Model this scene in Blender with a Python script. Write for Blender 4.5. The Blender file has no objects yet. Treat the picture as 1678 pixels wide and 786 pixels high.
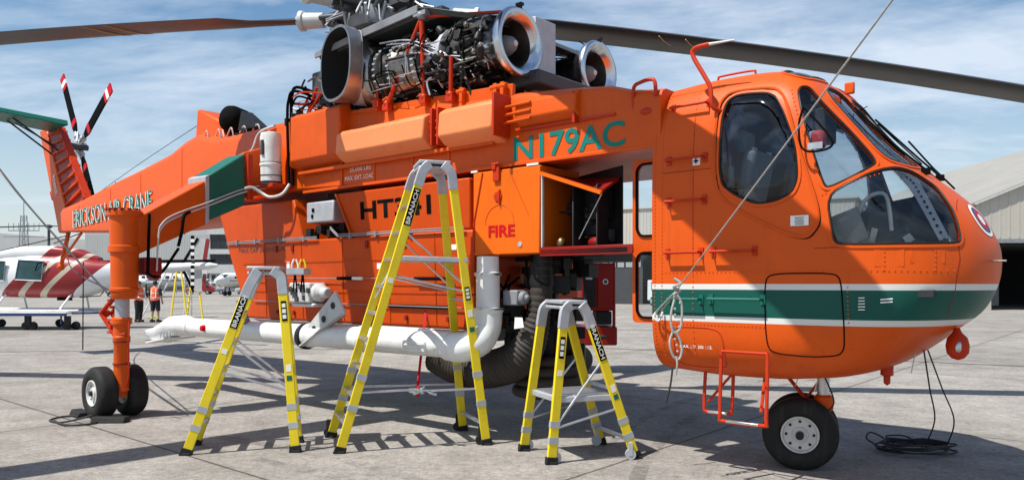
import bpy, bmesh, math, random
from mathutils import Vector, Matrix
from mathutils.geometry import delaunay_2d_cdt
from mathutils.bvhtree import BVHTree
R = math.radians
PI = math.pi
scn = bpy.context.scene
COL = scn.collection

# ------------------------------------------------------------------ camera, sky, sun
cam_d = bpy.data.cameras.new('camera')
cam_d.sensor_width = 36.0
cam_d.lens = 36.0 * 1250.0 / 1678.0
cam_d.shift_y = 71.0 / 1678.0
cam_d.clip_start = 0.1
cam_d.clip_end = 3000.0
cam = bpy.data.objects.new('camera', cam_d)
COL.objects.link(cam)
cam.location = (0, 0, 1.65)
cam.rotation_euler = (R(90), 0, 0)
scn.camera = cam

TO_SUN = Vector((-0.433, -0.25, 0.866)).normalized()
sun_d = bpy.data.lights.new('sun', 'SUN')
sun_d.energy = 5.0
sun_d.angle = R(0.53)
sun_d.color = (1.0, 0.955, 0.89)
sun = bpy.data.objects.new('sun', sun_d)
COL.objects.link(sun)
sun.rotation_euler = TO_SUN.to_track_quat('Z', 'Y').to_euler()

world = bpy.data.worlds.new('World')
scn.world = world
world.use_nodes = True
wn = world.node_tree.nodes
wl = world.node_tree.links
wn.clear()
w_out = wn.new('ShaderNodeOutputWorld')
w_bg = wn.new('ShaderNodeBackground')
w_bg.inputs['Strength'].default_value = 0.070
w_sky = wn.new('ShaderNodeTexSky')
w_sky.sky_type = 'NISHITA'
w_sky.sun_disc = False
w_sky.sun_elevation = R(60)
w_sky.sun_rotation = math.atan2(TO_SUN.x, TO_SUN.y)
w_sky.air_density = 1.25
w_sky.dust_density = 0.7
w_sky.ozone_density = 1.6
w_tc = wn.new('ShaderNodeTexCoord')
w_sep = wn.new('ShaderNodeSeparateXYZ')
wl.new(w_tc.outputs['Generated'], w_sep.inputs[0])
def wmath(op, a, b=None):
    n = wn.new('ShaderNodeMath'); n.operation = op
    for i, x in enumerate((a, b)):
        if x is None: continue
        if isinstance(x, (int, float)): n.inputs[i].default_value = x
        else: wl.new(x, n.inputs[i])
    return n.outputs[0]
zc = wmath('ADD', wmath('MAXIMUM', w_sep.outputs['Z'], 0.0), 0.12)
cx = wmath('DIVIDE', w_sep.outputs['X'], zc)
cy = wmath('DIVIDE', w_sep.outputs['Y'], zc)
w_comb = wn.new('ShaderNodeCombineXYZ')
wl.new(cx, w_comb.inputs[0]); wl.new(cy, w_comb.inputs[1])
def wnoise(scale, detail, rough, dist, off):
    m = wn.new('ShaderNodeMapping'); m.inputs['Location'].default_value = off
    m.inputs['Rotation'].default_value = (0, 0, R(20)); m.inputs['Scale'].default_value = (1.0, 1.7, 1.0)
    wl.new(w_comb.outputs[0], m.inputs['Vector'])
    n = wn.new('ShaderNodeTexNoise'); n.inputs['Scale'].default_value = scale
    n.inputs['Detail'].default_value = detail; n.inputs['Roughness'].default_value = rough
    n.inputs['Distortion'].default_value = dist
    wl.new(m.outputs[0], n.inputs['Vector'])
    return n.outputs['Fac']
def wramp(fac, stops):
    r = wn.new('ShaderNodeValToRGB')
    r.color_ramp.elements[0].position, r.color_ramp.elements[0].color = stops[0][0], (stops[0][1],) * 3 + (1,)
    r.color_ramp.elements[1].position, r.color_ramp.elements[1].color = stops[1][0], (stops[1][1],) * 3 + (1,)
    wl.new(fac, r.inputs[0])
    return r.outputs[0]
c_big = wramp(wnoise(0.55, 7, 0.62, 0.35, (3.1, 1.4, 0)), ((0.44, 0.0), (0.66, 1.0)))
c_fine = wramp(wnoise(1.7, 8, 0.6, 0.5, (7.3, 2.2, 0)), ((0.46, 0.0), (0.74, 0.9)))
c_low = wmath('MULTIPLY', wmath('MAXIMUM', wmath('SUBTRACT', 1.0, wmath('DIVIDE', w_sep.outputs['Z'], 0.30)), 0.0), 0.62)
c_mask = wmath('MINIMUM', wmath('MAXIMUM', wmath('ADD', wmath('MULTIPLY', c_big, 0.85), wmath('MULTIPLY', c_fine, 0.35)), c_low), 0.93)
w_mix = wn.new('ShaderNodeMixRGB')
wl.new(c_mask, w_mix.inputs[0])
w_hs = wn.new('ShaderNodeHueSaturation'); w_hs.inputs['Saturation'].default_value = 1.22; w_hs.inputs['Value'].default_value = 1.32
wl.new(w_sky.outputs[0], w_hs.inputs['Color']); wl.new(w_hs.outputs[0], w_mix.inputs[1])
w_mix.inputs[2].default_value = (8.2, 9.3, 10.8, 1)
wl.new(w_mix.outputs[0], w_bg.inputs['Color'])
wl.new(w_bg.outputs[0], w_out.inputs[0])

scn.view_settings.view_transform = 'Standard'
scn.view_settings.look = 'None'
scn.view_settings.exposure = 0.38
scn.view_settings.gamma = 1.0
scn.view_settings.use_curve_mapping = False
scn.render.engine = 'CYCLES'

# ------------------------------------------------------------------ materials
MATS = {}
def mat(name, col, rough=0.5, metal=0.0, var=0.12, nscale=6.0, coat=0.0, dirt=None, dirt_amt=0.0, bump=0.0, spec=0.5, bscale=60.0):
    """painted / metal / rubber surface: colour broken up by two noises, uneven gloss and a fine bump"""
    if name in MATS: return MATS[name]
    m = bpy.data.materials.new(name); m.use_nodes = True
    nt = m.node_tree; n = nt.nodes; l = nt.links
    b = n['Principled BSDF']
    tc = n.new('ShaderNodeTexCoord')
    ns = n.new('ShaderNodeTexNoise'); ns.inputs['Scale'].default_value = nscale
    ns.inputs['Detail'].default_value = 6; ns.inputs['Roughness'].default_value = 0.65
    l.new(tc.outputs['Object'], ns.inputs['Vector'])
    rp = n.new('ShaderNodeValToRGB')
    lo = tuple(c * (1 - var) for c in col); hi = tuple(min(1, c * (1 + var)) for c in col)
    rp.color_ramp.elements[0].position = 0.3; rp.color_ramp.elements[0].color = lo + (1,)
    rp.color_ramp.elements[1].position = 0.7; rp.color_ramp.elements[1].color = hi + (1,)
    l.new(ns.outputs['Fac'], rp.inputs[0])
    out = rp.outputs[0]
    if dirt:
        n2 = n.new('ShaderNodeTexNoise'); n2.inputs['Scale'].default_value = nscale * 0.45
        n2.inputs['Detail'].default_value = 9; n2.inputs['Roughness'].default_value = 0.75
        l.new(tc.outputs['Object'], n2.inputs['Vector'])
        r2 = n.new('ShaderNodeValToRGB')
        r2.color_ramp.elements[0].position = 0.52; r2.color_ramp.elements[0].color = (0, 0, 0, 1)
        r2.color_ramp.elements[1].position = 0.78; r2.color_ramp.elements[1].color = (dirt_amt,) * 3 + (1,)
        l.new(n2.outputs['Fac'], r2.inputs[0])
        mx = n.new('ShaderNodeMixRGB'); l.new(r2.outputs[0], mx.inputs[0]); l.new(out, mx.inputs[1])
        mx.inputs[2].default_value = tuple(dirt) + (1,)
        out = mx.outputs[0]
    if dirt and dirt_amt >= .2:
        mp = n.new('ShaderNodeMapping'); mp.inputs['Scale'].default_value = (7, 7, .55); l.new(tc.outputs['Object'], mp.inputs['Vector'])
        n3 = n.new('ShaderNodeTexNoise'); n3.inputs['Scale'].default_value = 1.6; n3.inputs['Detail'].default_value = 7; n3.inputs['Roughness'].default_value = .7
        l.new(mp.outputs[0], n3.inputs['Vector'])
        r3 = n.new('ShaderNodeValToRGB')
        r3.color_ramp.elements[0].position = .56; r3.color_ramp.elements[0].color = (0, 0, 0, 1)
        r3.color_ramp.elements[1].position = .74; r3.color_ramp.elements[1].color = (dirt_amt * .9,) * 3 + (1,)
        l.new(n3.outputs['Fac'], r3.inputs[0])
        mx = n.new('ShaderNodeMixRGB'); l.new(r3.outputs[0], mx.inputs[0]); l.new(out, mx.inputs[1]); mx.inputs[2].default_value = tuple(dirt) + (1,)
        out = mx.outputs[0]
    l.new(out, b.inputs['Base Color'])
    mr = n.new('ShaderNodeMapRange')
    mr.inputs['To Min'].default_value = max(0.03, rough - 0.12); mr.inputs['To Max'].default_value = min(1, rough + 0.12)
    l.new(ns.outputs['Fac'], mr.inputs[0]); l.new(mr.outputs[0], b.inputs['Roughness'])
    b.inputs['Metallic'].default_value = metal
    b.inputs['Specular IOR Level'].default_value = spec
    if coat: b.inputs['Coat Weight'].default_value = coat; b.inputs['Coat Roughness'].default_value = 0.12
    if bump:
        nb = n.new('ShaderNodeTexNoise'); nb.inputs['Scale'].default_value = bscale; nb.inputs['Detail'].default_value = 4
        l.new(tc.outputs['Object'], nb.inputs['Vector'])
        bp = n.new('ShaderNodeBump'); bp.inputs['Strength'].default_value = bump; bp.inputs['Distance'].default_value = 0.01
        l.new(nb.outputs['Fac'], bp.inputs['Height']); l.new(bp.outputs[0], b.inputs['Normal'])
    MATS[name] = m
    return m

ORG = (0.62, 0.083, 0.0045)
DIRT = (0.16, 0.035, 0.012)
M_or = mat('orange_paint', ORG, 0.42, var=0.07, nscale=1.6, spec=0.22, dirt=DIRT, dirt_amt=0.35, bump=0.03, bscale=5)
M_or2 = mat('orange_locker_paint', (0.70, 0.125, 0.004), 0.46, var=0.05, nscale=2.0, spec=0.2, dirt=DIRT, dirt_amt=0.25, bump=0.03, bscale=5)
M_salmon = mat('sheen_orange_fairing', (0.80, 0.235, 0.085), 0.45, var=0.05, nscale=1.5, dirt=DIRT, dirt_amt=0.2, spec=0.3)  # hull orange paled so the colour carries the bright sky sheen on the fairings
M_tank = mat('tank_orange_paint', (0.52, 0.060, 0.0025), 0.42, var=0.10, nscale=1.3, spec=0.18, dirt=DIRT, dirt_amt=0.45, bump=0.04, bscale=4)
M_red = mat('red_orange_paint', (0.46, 0.030, 0.004), 0.45, var=0.1, nscale=3, spec=0.25)
M_dred = mat('dark_red_paint', (0.24, 0.010, 0.007), 0.45, var=0.12, nscale=3, dirt=(0.05, 0.02, 0.02), dirt_amt=0.4, spec=0.25)
M_green = mat('teal_green_paint', (0.010, 0.125, 0.090), 0.42, var=0.08, nscale=2, spec=0.25, dirt=(0.02, 0.05, 0.04), dirt_amt=0.4)
M_letter = mat('green_lettering', (0.006, 0.17, 0.145), 0.5, var=0.05, spec=0.2)
M_fire = mat('red_lettering', (0.50, 0.004, 0.010), 0.5, var=0.05, spec=0.15)
M_black = mat('black_paint', (0.004, 0.004, 0.004), 0.8, var=0.2, spec=0.05)
M_white = mat('white_paint', (0.70, 0.71, 0.70), 0.4, var=0.05, nscale=3, dirt=(0.28, 0.24, 0.19), dirt_amt=0.55)
M_offw = mat('off_white_lettering', (0.8, 0.8, 0.76), 0.5, var=0.03)
M_wgrey = mat('pale_grey_paint', (0.50, 0.51, 0.50), 0.45, var=0.08, nscale=5, dirt=(0.2, 0.18, 0.15), dirt_amt=0.4)
M_grey = mat('grey_paint', (0.22, 0.23, 0.25), 0.5, var=0.15, nscale=5, dirt=(0.05, 0.05, 0.05), dirt_amt=0.5)
M_dgrey = mat('dark_grey_paint', (0.045, 0.048, 0.052), 0.55, var=0.25, nscale=7, dirt=(0.02, 0.018, 0.015), dirt_amt=0.6)
M_dark = mat('dark_machinery', (0.012, 0.012, 0.013), 0.5, var=0.4, nscale=9, dirt=(0.035, 0.025, 0.018), dirt_amt=0.4, spec=0.3)
M_rubber = mat('black_rubber', (0.012, 0.012, 0.012), 0.72, var=0.2, nscale=14, dirt=(0.07, 0.065, 0.055), dirt_amt=0.35, bump=0.1, spec=0.3)
M_alu = mat('bare_aluminium', (0.55, 0.56, 0.58), 0.36, metal=0.9, var=0.12, nscale=9, dirt=(0.2, 0.19, 0.17), dirt_amt=0.3)
M_alud = mat('dull_aluminium', (0.42, 0.44, 0.47), 0.55, metal=0.35, var=0.12, nscale=9)
M_chrome = mat('polished_metal', (0.60, 0.62, 0.66), 0.24, metal=1.0, var=0.06, nscale=4)
M_steel = mat('heat_stained_steel', (0.26, 0.24, 0.22), 0.34, metal=0.95, var=0.3, nscale=5, dirt=(0.20, 0.09, 0.04), dirt_amt=0.6)
M_steeld = mat('dark_steel', (0.075, 0.072, 0.070), 0.42, metal=0.85, var=0.35, nscale=8)
M_brass = mat('oily_bronze', (0.22, 0.13, 0.06), 0.4, metal=0.8, var=0.3, nscale=9)
M_yel = mat('yellow_fibreglass', (0.78, 0.60, 0.006), 0.42, var=0.06, nscale=7, dirt=(0.35, 0.25, 0.03), dirt_amt=0.35, bump=0.05)
M_hose = mat('brown_hose_rubber', (0.034, 0.026, 0.021), 0.7, var=0.25, nscale=6, dirt=(0.07, 0.052, 0.04), dirt_amt=0.5, bump=0.15, bscale=25)
M_rope = mat('grey_rope', (0.34, 0.33, 0.31), 0.85, var=0.3, nscale=60)
M_ropeb = mat('black_cord', (0.02, 0.02, 0.022), 0.7, var=0.3, nscale=60)
M_blade = mat('rotor_blade_grey_brown', (0.030, 0.030, 0.032), 0.45, var=0.2, nscale=2, dirt=(0.02, 0.017, 0.015), dirt_amt=0.5)
M_gold = mat('gold_blade_band', (0.45, 0.26, 0.09), 0.5)
M_inner = mat('cockpit_lining', (0.016, 0.018, 0.021), 0.8, var=0.25, nscale=9)
M_seat = mat('grey_seat_fabric', (0.26, 0.27, 0.30), 0.9, var=0.2, nscale=12, bump=0.2)
M_redf = mat('red_cushion_fabric', (0.5, 0.05, 0.06), 0.8)
M_skin = mat('skin', (0.42, 0.22, 0.15), 0.55, var=0.06)
M_hair = mat('dark_hair', (0.018, 0.014, 0.012), 0.7)
M_vest = mat('orange_safety_vest', (0.95, 0.13, 0.05), 0.75, var=0.06)
M_refl = mat('reflective_tape', (0.75, 0.72, 0.6), 0.4)
M_cloth = mat('dark_work_trousers', (0.014, 0.015, 0.02), 0.85, var=0.2)
M_shirt = mat('white_shirt', (0.7, 0.7, 0.72), 0.8)
M_sock = mat('yellow_sock', (0.6, 0.55, 0.12), 0.8)
M_maroon = mat('maroon_paint', (0.26, 0.010, 0.014), 0.35, var=0.08, coat=0.3)
M_cream = mat('cream_paint', (0.50, 0.44, 0.34), 0.4)
M_hangw = mat('pale_corrugated_wall', (0.42, 0.43, 0.42), 0.6, var=0.05, nscale=0.3, dirt=(0.25, 0.24, 0.22), dirt_amt=0.3)
M_hangc = mat('cream_hangar_wall', (0.45, 0.425, 0.37), 0.65, var=0.05, nscale=0.4, dirt=(0.3, 0.26, 0.2), dirt_amt=0.3)
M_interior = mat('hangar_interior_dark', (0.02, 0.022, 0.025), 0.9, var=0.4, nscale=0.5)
M_winb = mat('dark_window_glass', (0.015, 0.02, 0.028), 0.12, var=0.5, nscale=0.8)
M_galv = mat('galvanised_steel', (0.30, 0.31, 0.32), 0.5, metal=0.5, var=0.2)

def glass_mat(name, tint, gloss=0.05, base=0.0):
    m = bpy.data.materials.new(name); m.use_nodes = True
    n = m.node_tree.nodes; l = m.node_tree.links
    n.clear()
    o = n.new('ShaderNodeOutputMaterial'); t = n.new('ShaderNodeBsdfTransparent'); g = n.new('ShaderNodeBsdfGlossy')
    t.inputs[0].default_value = tint + (1,); g.inputs['Roughness'].default_value = gloss
    g.inputs[0].default_value = (0.9, 0.95, 1, 1)
    lw = n.new('ShaderNodeLayerWeight'); lw.inputs['Blend'].default_value = 0.35
    tc = n.new('ShaderNodeTexCoord'); ns = n.new('ShaderNodeTexNoise'); ns.inputs['Scale'].default_value = 3.0
    ns.inputs['Detail'].default_value = 5; ns.inputs['Distortion'].default_value = 0.8
    l.new(tc.outputs['Object'], ns.inputs['Vector'])
    mr = n.new('ShaderNodeMapRange'); mr.inputs['From Min'].default_value = 0.52; mr.inputs['From Max'].default_value = 0.75
    mr.inputs['To Min'].default_value = base; mr.inputs['To Max'].default_value = base + 0.13
    l.new(ns.outputs['Fac'], mr.inputs[0])
    ad = n.new('ShaderNodeMath'); ad.operation = 'MULTIPLY_ADD'; ad.use_clamp = True
    l.new(lw.outputs['Fresnel'], ad.inputs[0]); ad.inputs[1].default_value = 0.9; l.new(mr.outputs[0], ad.inputs[2])
    bp = n.new('ShaderNodeBump'); bp.inputs['Strength'].default_value = 0.12; bp.inputs['Distance'].default_value = 0.02
    l.new(ns.outputs['Fac'], bp.inputs['Height']); l.new(bp.outputs[0], g.inputs['Normal'])
    mx = n.new('ShaderNodeMixShader')
    l.new(ad.outputs[0], mx.inputs[0]); l.new(t.outputs[0], mx.inputs[1]); l.new(g.outputs[0], mx.inputs[2])
    l.new(mx.outputs[0], o.inputs[0])
    return m
M_glass = glass_mat('tinted_glass', (0.55, 0.60, 0.64))
M_glass2 = glass_mat('clear_glass', (0.86, 0.90, 0.92))

def cabin_paint():
    """orange with white / teal / white bands at fixed heights on the hull (local Z)"""
    m = M_or.copy(); m.name = 'cabin_livery_paint'
    n = m.node_tree.nodes; l = m.node_tree.links
    b = n['Principled BSDF']
    src = b.inputs['Base Color'].links[0].from_socket
    tc = n.new('ShaderNodeTexCoord'); sp = n.new('ShaderNodeSeparateXYZ')
    l.new(tc.outputs['Object'], sp.inputs[0])
    def band(z0, z1):
        a = n.new('ShaderNodeMath'); a.operation = 'GREATER_THAN'; l.new(sp.outputs['Z'], a.inputs[0]); a.inputs[1].default_value = z0
        c = n.new('ShaderNodeMath'); c.operation = 'LESS_THAN'; l.new(sp.outputs['Z'], c.inputs[0]); c.inputs[1].default_value = z1
        d = n.new('ShaderNodeMath'); d.operation = 'MULTIPLY'; l.new(a.outputs[0], d.inputs[0]); l.new(c.outputs[0], d.inputs[1])
        return d.outputs[0]
    for z0, z1, c in ((1.325, 1.645, (0.62, 0.63, 0.60)), (1.372, 1.598, (0.006, 0.078, 0.060))):
        mx = n.new('ShaderNodeMixRGB'); l.new(band(z0, z1), mx.inputs[0]); l.new(src, mx.inputs[1])
        mx.inputs[2].default_value = c + (1,)
        src = mx.outputs[0]
    l.new(src, b.inputs['Base Color'])
    return m
M_cab = cabin_paint()

# ------------------------------------------------------------------ mesh helpers
def V(*a): return Vector(a)
class MB:
    def __init__(s): s.bm = bmesh.new(); s.mi = 0
    def faces(s, vs, fs):
        bv = [s.bm.verts.new(v) for v in vs]
        for f in fs:
            try:
                fa = s.bm.faces.new([bv[i] for i in f]); fa.material_index = s.mi
            except ValueError: pass
        return s
    def box(s, c, d, rot=None):
        x, y, z = d[0] / 2, d[1] / 2, d[2] / 2
        m = rot.to_matrix() if hasattr(rot, 'to_matrix') else (rot if rot is not None else Matrix.Identity(3))
        vs = [Vector(c) + m @ Vector((sx * x, sy * y, sz * z)) for sx in (-1, 1) for sy in (-1, 1) for sz in (-1, 1)]
        return s.faces(vs, [(0, 1, 3, 2), (4, 6, 7, 5), (0, 4, 5, 1), (2, 3, 7, 6), (0, 2, 6, 4), (1, 5, 7, 3)])
    def bb(s, x0, x1, y0, y1, z0, z1):
        return s.box(((x0 + x1) / 2, (y0 + y1) / 2, (z0 + z1) / 2), (abs(x1 - x0), abs(y1 - y0), abs(z1 - z0)))
    def bar(s, a, b, w, d, side=None):
        """rectangular bar from a to b; w across `side`, d across the third direction"""
        a, b = Vector(a), Vector(b); t = (b - a).normalized()
        side = Vector(side) if side is not None else Vector((0, 0, 1)) if abs(t.z) < .9 else Vector((1, 0, 0))
        s1 = (side - t * side.dot(t)).normalized(); s2 = t.cross(s1)
        return s.box((a + b) / 2, ((b - a).length, w, d), Matrix((t, s1, s2)).transposed())
    def hexa(s, p):  # 8 pts: bottom ring 0-3, top ring 4-7
        return s.faces(p, [(0, 3, 2, 1), (4, 5, 6, 7), (0, 1, 5, 4), (1, 2, 6, 5), (2, 3, 7, 6), (3, 0, 4, 7)])
    def prism(s, poly, n):
        n = Vector(n); k = len(poly)
        vs = [Vector(p) for p in poly] + [Vector(p) + n for p in poly]
        return s.faces(vs, [tuple(range(k))[::-1], tuple(range(k, 2 * k))] + [(i, (i + 1) % k, k + (i + 1) % k, k + i) for i in range(k)])
    def tube(s, pts, r, seg=8, closed=False, cap=True):
        pts = [Vector(p) for p in pts]; n = len(pts)
        rr = r if isinstance(r, (list, tuple)) else [r] * n
        rings = []; prev = None
        for i, p in enumerate(pts):
            if closed: t = pts[(i + 1) % n] - pts[i - 1]
            else: t = pts[min(i + 1, n - 1)] - pts[max(i - 1, 0)]
            t = t.normalized() if t.length > 1e-9 else Vector((0, 0, 1))
            if prev is None:
                u = t.cross(Vector((0, 0, 1)))
                if u.length < 0.1: u = t.cross(Vector((1, 0, 0)))
            else: u = prev - t * prev.dot(t)
            u.normalize(); prev = u; w = t.cross(u)
            rings.append([s.bm.verts.new(p + (u * math.cos(2 * PI * k / seg) + w * math.sin(2 * PI * k / seg)) * rr[i]) for k in range(seg)])
        for i in range(n if closed else n - 1):
            a, b = rings[i], rings[(i + 1) % n]
            for k in range(seg):
                f = s.bm.faces.new((a[k], a[(k + 1) % seg], b[(k + 1) % seg], b[k])); f.material_index = s.mi
        if cap and not closed:
            s.bm.faces.new(rings[0][::-1]).material_index = s.mi; s.bm.faces.new(rings[-1]).material_index = s.mi
        return s
    def ribbon(s, P, w, d, side):
        """rectangular section swept along P; w across `side`"""
        side = Vector(side).normalized(); vs = []; n = len(P)
        for i, p in enumerate(P):
            t = (P[min(i + 1, n - 1)] - P[max(i - 1, 0)]).normalized(); s1 = (side - t * side.dot(t)).normalized(); s2 = t.cross(s1)
            vs += [p + s1 * w / 2 * a + s2 * d / 2 * b for a, b in ((-1, -1), (1, -1), (1, 1), (-1, 1))]
        return s.faces(vs, [(i*4 + k, i*4 + (k+1) % 4, i*4 + 4 + (k+1) % 4, i*4 + 4 + k) for i in range(n - 1) for k in range(4)] + [(0, 1, 2, 3), (4*n - 4, 4*n - 3, 4*n - 2, 4*n - 1)])
    def cyl(s, a, b, r, r2=None, seg=20): return s.tube([a, b], [r, r if r2 is None else r2], seg)
    def lathe(s, origin, axis, prof, seg=32, sy=1.0, up=None, open_=False):
        """prof: list of (distance along axis, radius)"""
        o = Vector(origin); t = Vector(axis).normalized()
        up = Vector(up) if up is not None else (Vector((0, 0, 1)) if abs(t.z) < .9 else Vector((1, 0, 0)))
        u = (up - t * up.dot(t)).normalized(); w = t.cross(u); rings = []
        for d, r in prof:
            rings.append([s.bm.verts.new(o + t * d + (u * math.cos(2 * PI * k / seg) + w * math.sin(2 * PI * k / seg) * sy) * r) for k in range(seg)])
        for a, b in zip(rings, rings[1:]):
            for k in range(seg): s.bm.faces.new((a[k], a[(k + 1) % seg], b[(k + 1) % seg], b[k])).material_index = s.mi
        for ring, r, fl in ((rings[0], prof[0][1], True), (rings[-1], prof[-1][1], False)):
            if not open_ and prof[0] != prof[-1] and r > 1e-4: s.bm.faces.new(ring[::-1] if fl else ring).material_index = s.mi
        return s
    def ball(s, c, r, seg=14, sc=(1, 1, 1)):
        n = 8
        prof = [(-r * math.cos(PI * i / n), max(1e-5, r * math.sin(PI * i / n))) for i in range(n + 1)]
        k0 = len(s.bm.verts); s.bm.verts.ensure_lookup_table()
        s.lathe((0, 0, 0), (0, 0, 1), prof, seg)
        s.bm.verts.ensure_lookup_table()
        for v in list(s.bm.verts)[k0:]: v.co = Vector(c) + Vector((v.co.x * sc[0], v.co.y * sc[1], v.co.z * sc[2]))
        return s
    def build(s, name, m, parent=None, smooth=38, bevel=0.0, subsurf=0, solid=None):
        bmesh.ops.remove_doubles(s.bm, verts=s.bm.verts, dist=1e-5)
        bmesh.ops.recalc_face_normals(s.bm, faces=s.bm.faces)
        for f in s.bm.faces: f.smooth = True
        a = R(smooth)
        for e in s.bm.edges: e.smooth = (len(e.link_faces) == 2 and e.calc_face_angle(0) < a)
        me = bpy.data.meshes.new(name); s.bm.to_mesh(me); s.bm.free()
        for mm in (m if isinstance(m, (list, tuple)) else [m]): me.materials.append(mm)
        o = bpy.data.objects.new(name, me); COL.objects.link(o)
        if parent is not None: o.parent = parent
        if bevel:
            b = o.modifiers.new('bevel', 'BEVEL'); b.width = bevel; b.segments = 2; b.limit_method = 'ANGLE'; b.angle_limit = R(40)
        if solid:
            q = o.modifiers.new('solid', 'SOLIDIFY'); q.thickness = solid[0]; q.offset = -1; q.material_offset = solid[1]; q.material_offset_rim = solid[2] if len(solid) > 2 else 0
        if subsurf:
            q = o.modifiers.new('sub', 'SUBSURF'); q.levels = subsurf; q.render_levels = subsurf
        return o
def tag(o, label=None, cat=None, group=None, kind=None):
    for k, v in (('label', label), ('category', cat), ('group', group), ('kind', kind)):
        if v: o[k] = v
    return o
def thing(name, label, cat, loc=(0, 0, 0), rz=0.0, group=None):
    o = bpy.data.objects.new(name, None); o.empty_display_size = 0.2; COL.objects.link(o)
    o.location = loc; o.rotation_euler = (0, 0, rz)
    return tag(o, label, cat, group)
def children(o): return [c for c in bpy.data.objects if c.parent == o]
def copy_tree(o, parent=None):
    c = o.copy(); COL.objects.link(c); c.parent = parent
    for ch in children(o): copy_tree(ch, c)
    return c
def curve(pts, n=6):
    """Catmull-Rom through the points"""
    P = [Vector(p) for p in pts]; out = []
    for i in range(len(P) - 1):
        p0, p1, p2, p3 = P[max(i - 1, 0)], P[i], P[i + 1], P[min(i + 2, len(P) - 1)]
        for k in range(n):
            t = k / n
            out.append(0.5 * ((2 * p1) + (p2 - p0) * t + (2 * p0 - 5 * p1 + 4 * p2 - p3) * t * t + (3 * p1 - p0 - 3 * p2 + p3) * t ** 3))
    out.append(P[-1]); return out
def text(s, o, right, up, w, h, m, parent, name='lettering', bold=0.0, thick=0.0015, shear=0.0):
    """flat painted writing: o = lower-left corner; width w and height h are exact"""
    cu = bpy.data.curves.new('tmp', 'FONT'); cu.body = s; cu.offset = bold; cu.resolution_u = 3
    ob = bpy.data.objects.new('tmp', cu); COL.objects.link(ob)
    dg = bpy.context.evaluated_depsgraph_get()
    me = bpy.data.meshes.new_from_object(ob.evaluated_get(dg))
    bpy.data.objects.remove(ob); bpy.data.curves.remove(cu)
    xs = [v.co.x for v in me.vertices]; ys = [v.co.y for v in me.vertices]
    x0, x1, y0, y1 = min(xs), max(xs), min(ys), max(ys)
    right = Vector(right).normalized(); up = Vector(up); up = (up - right * up.dot(right)).normalized(); nrm = right.cross(up)
    for v in me.vertices:
        x = (v.co.x - x0) / (x1 - x0) * w; y = (v.co.y - y0) / (y1 - y0) * h
        v.co = Vector(o) + right * (x + shear * y) + up * y + nrm * thick
    me.materials.clear(); me.materials.append(m)
    ob = bpy.data.objects.new(name, me); COL.objects.link(ob); ob.parent = parent
    return ob
def px(u, w, v):  # helicopter local (aft, starboard, up) -> world
    return HELI_M @ Vector((u, w, v))

HR = math.atan2(0.65, -0.76)
HELI_M = Matrix.Translation((2.66, 6.92, 0)) @ Matrix.Rotation(HR, 4, 'Z')

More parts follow.
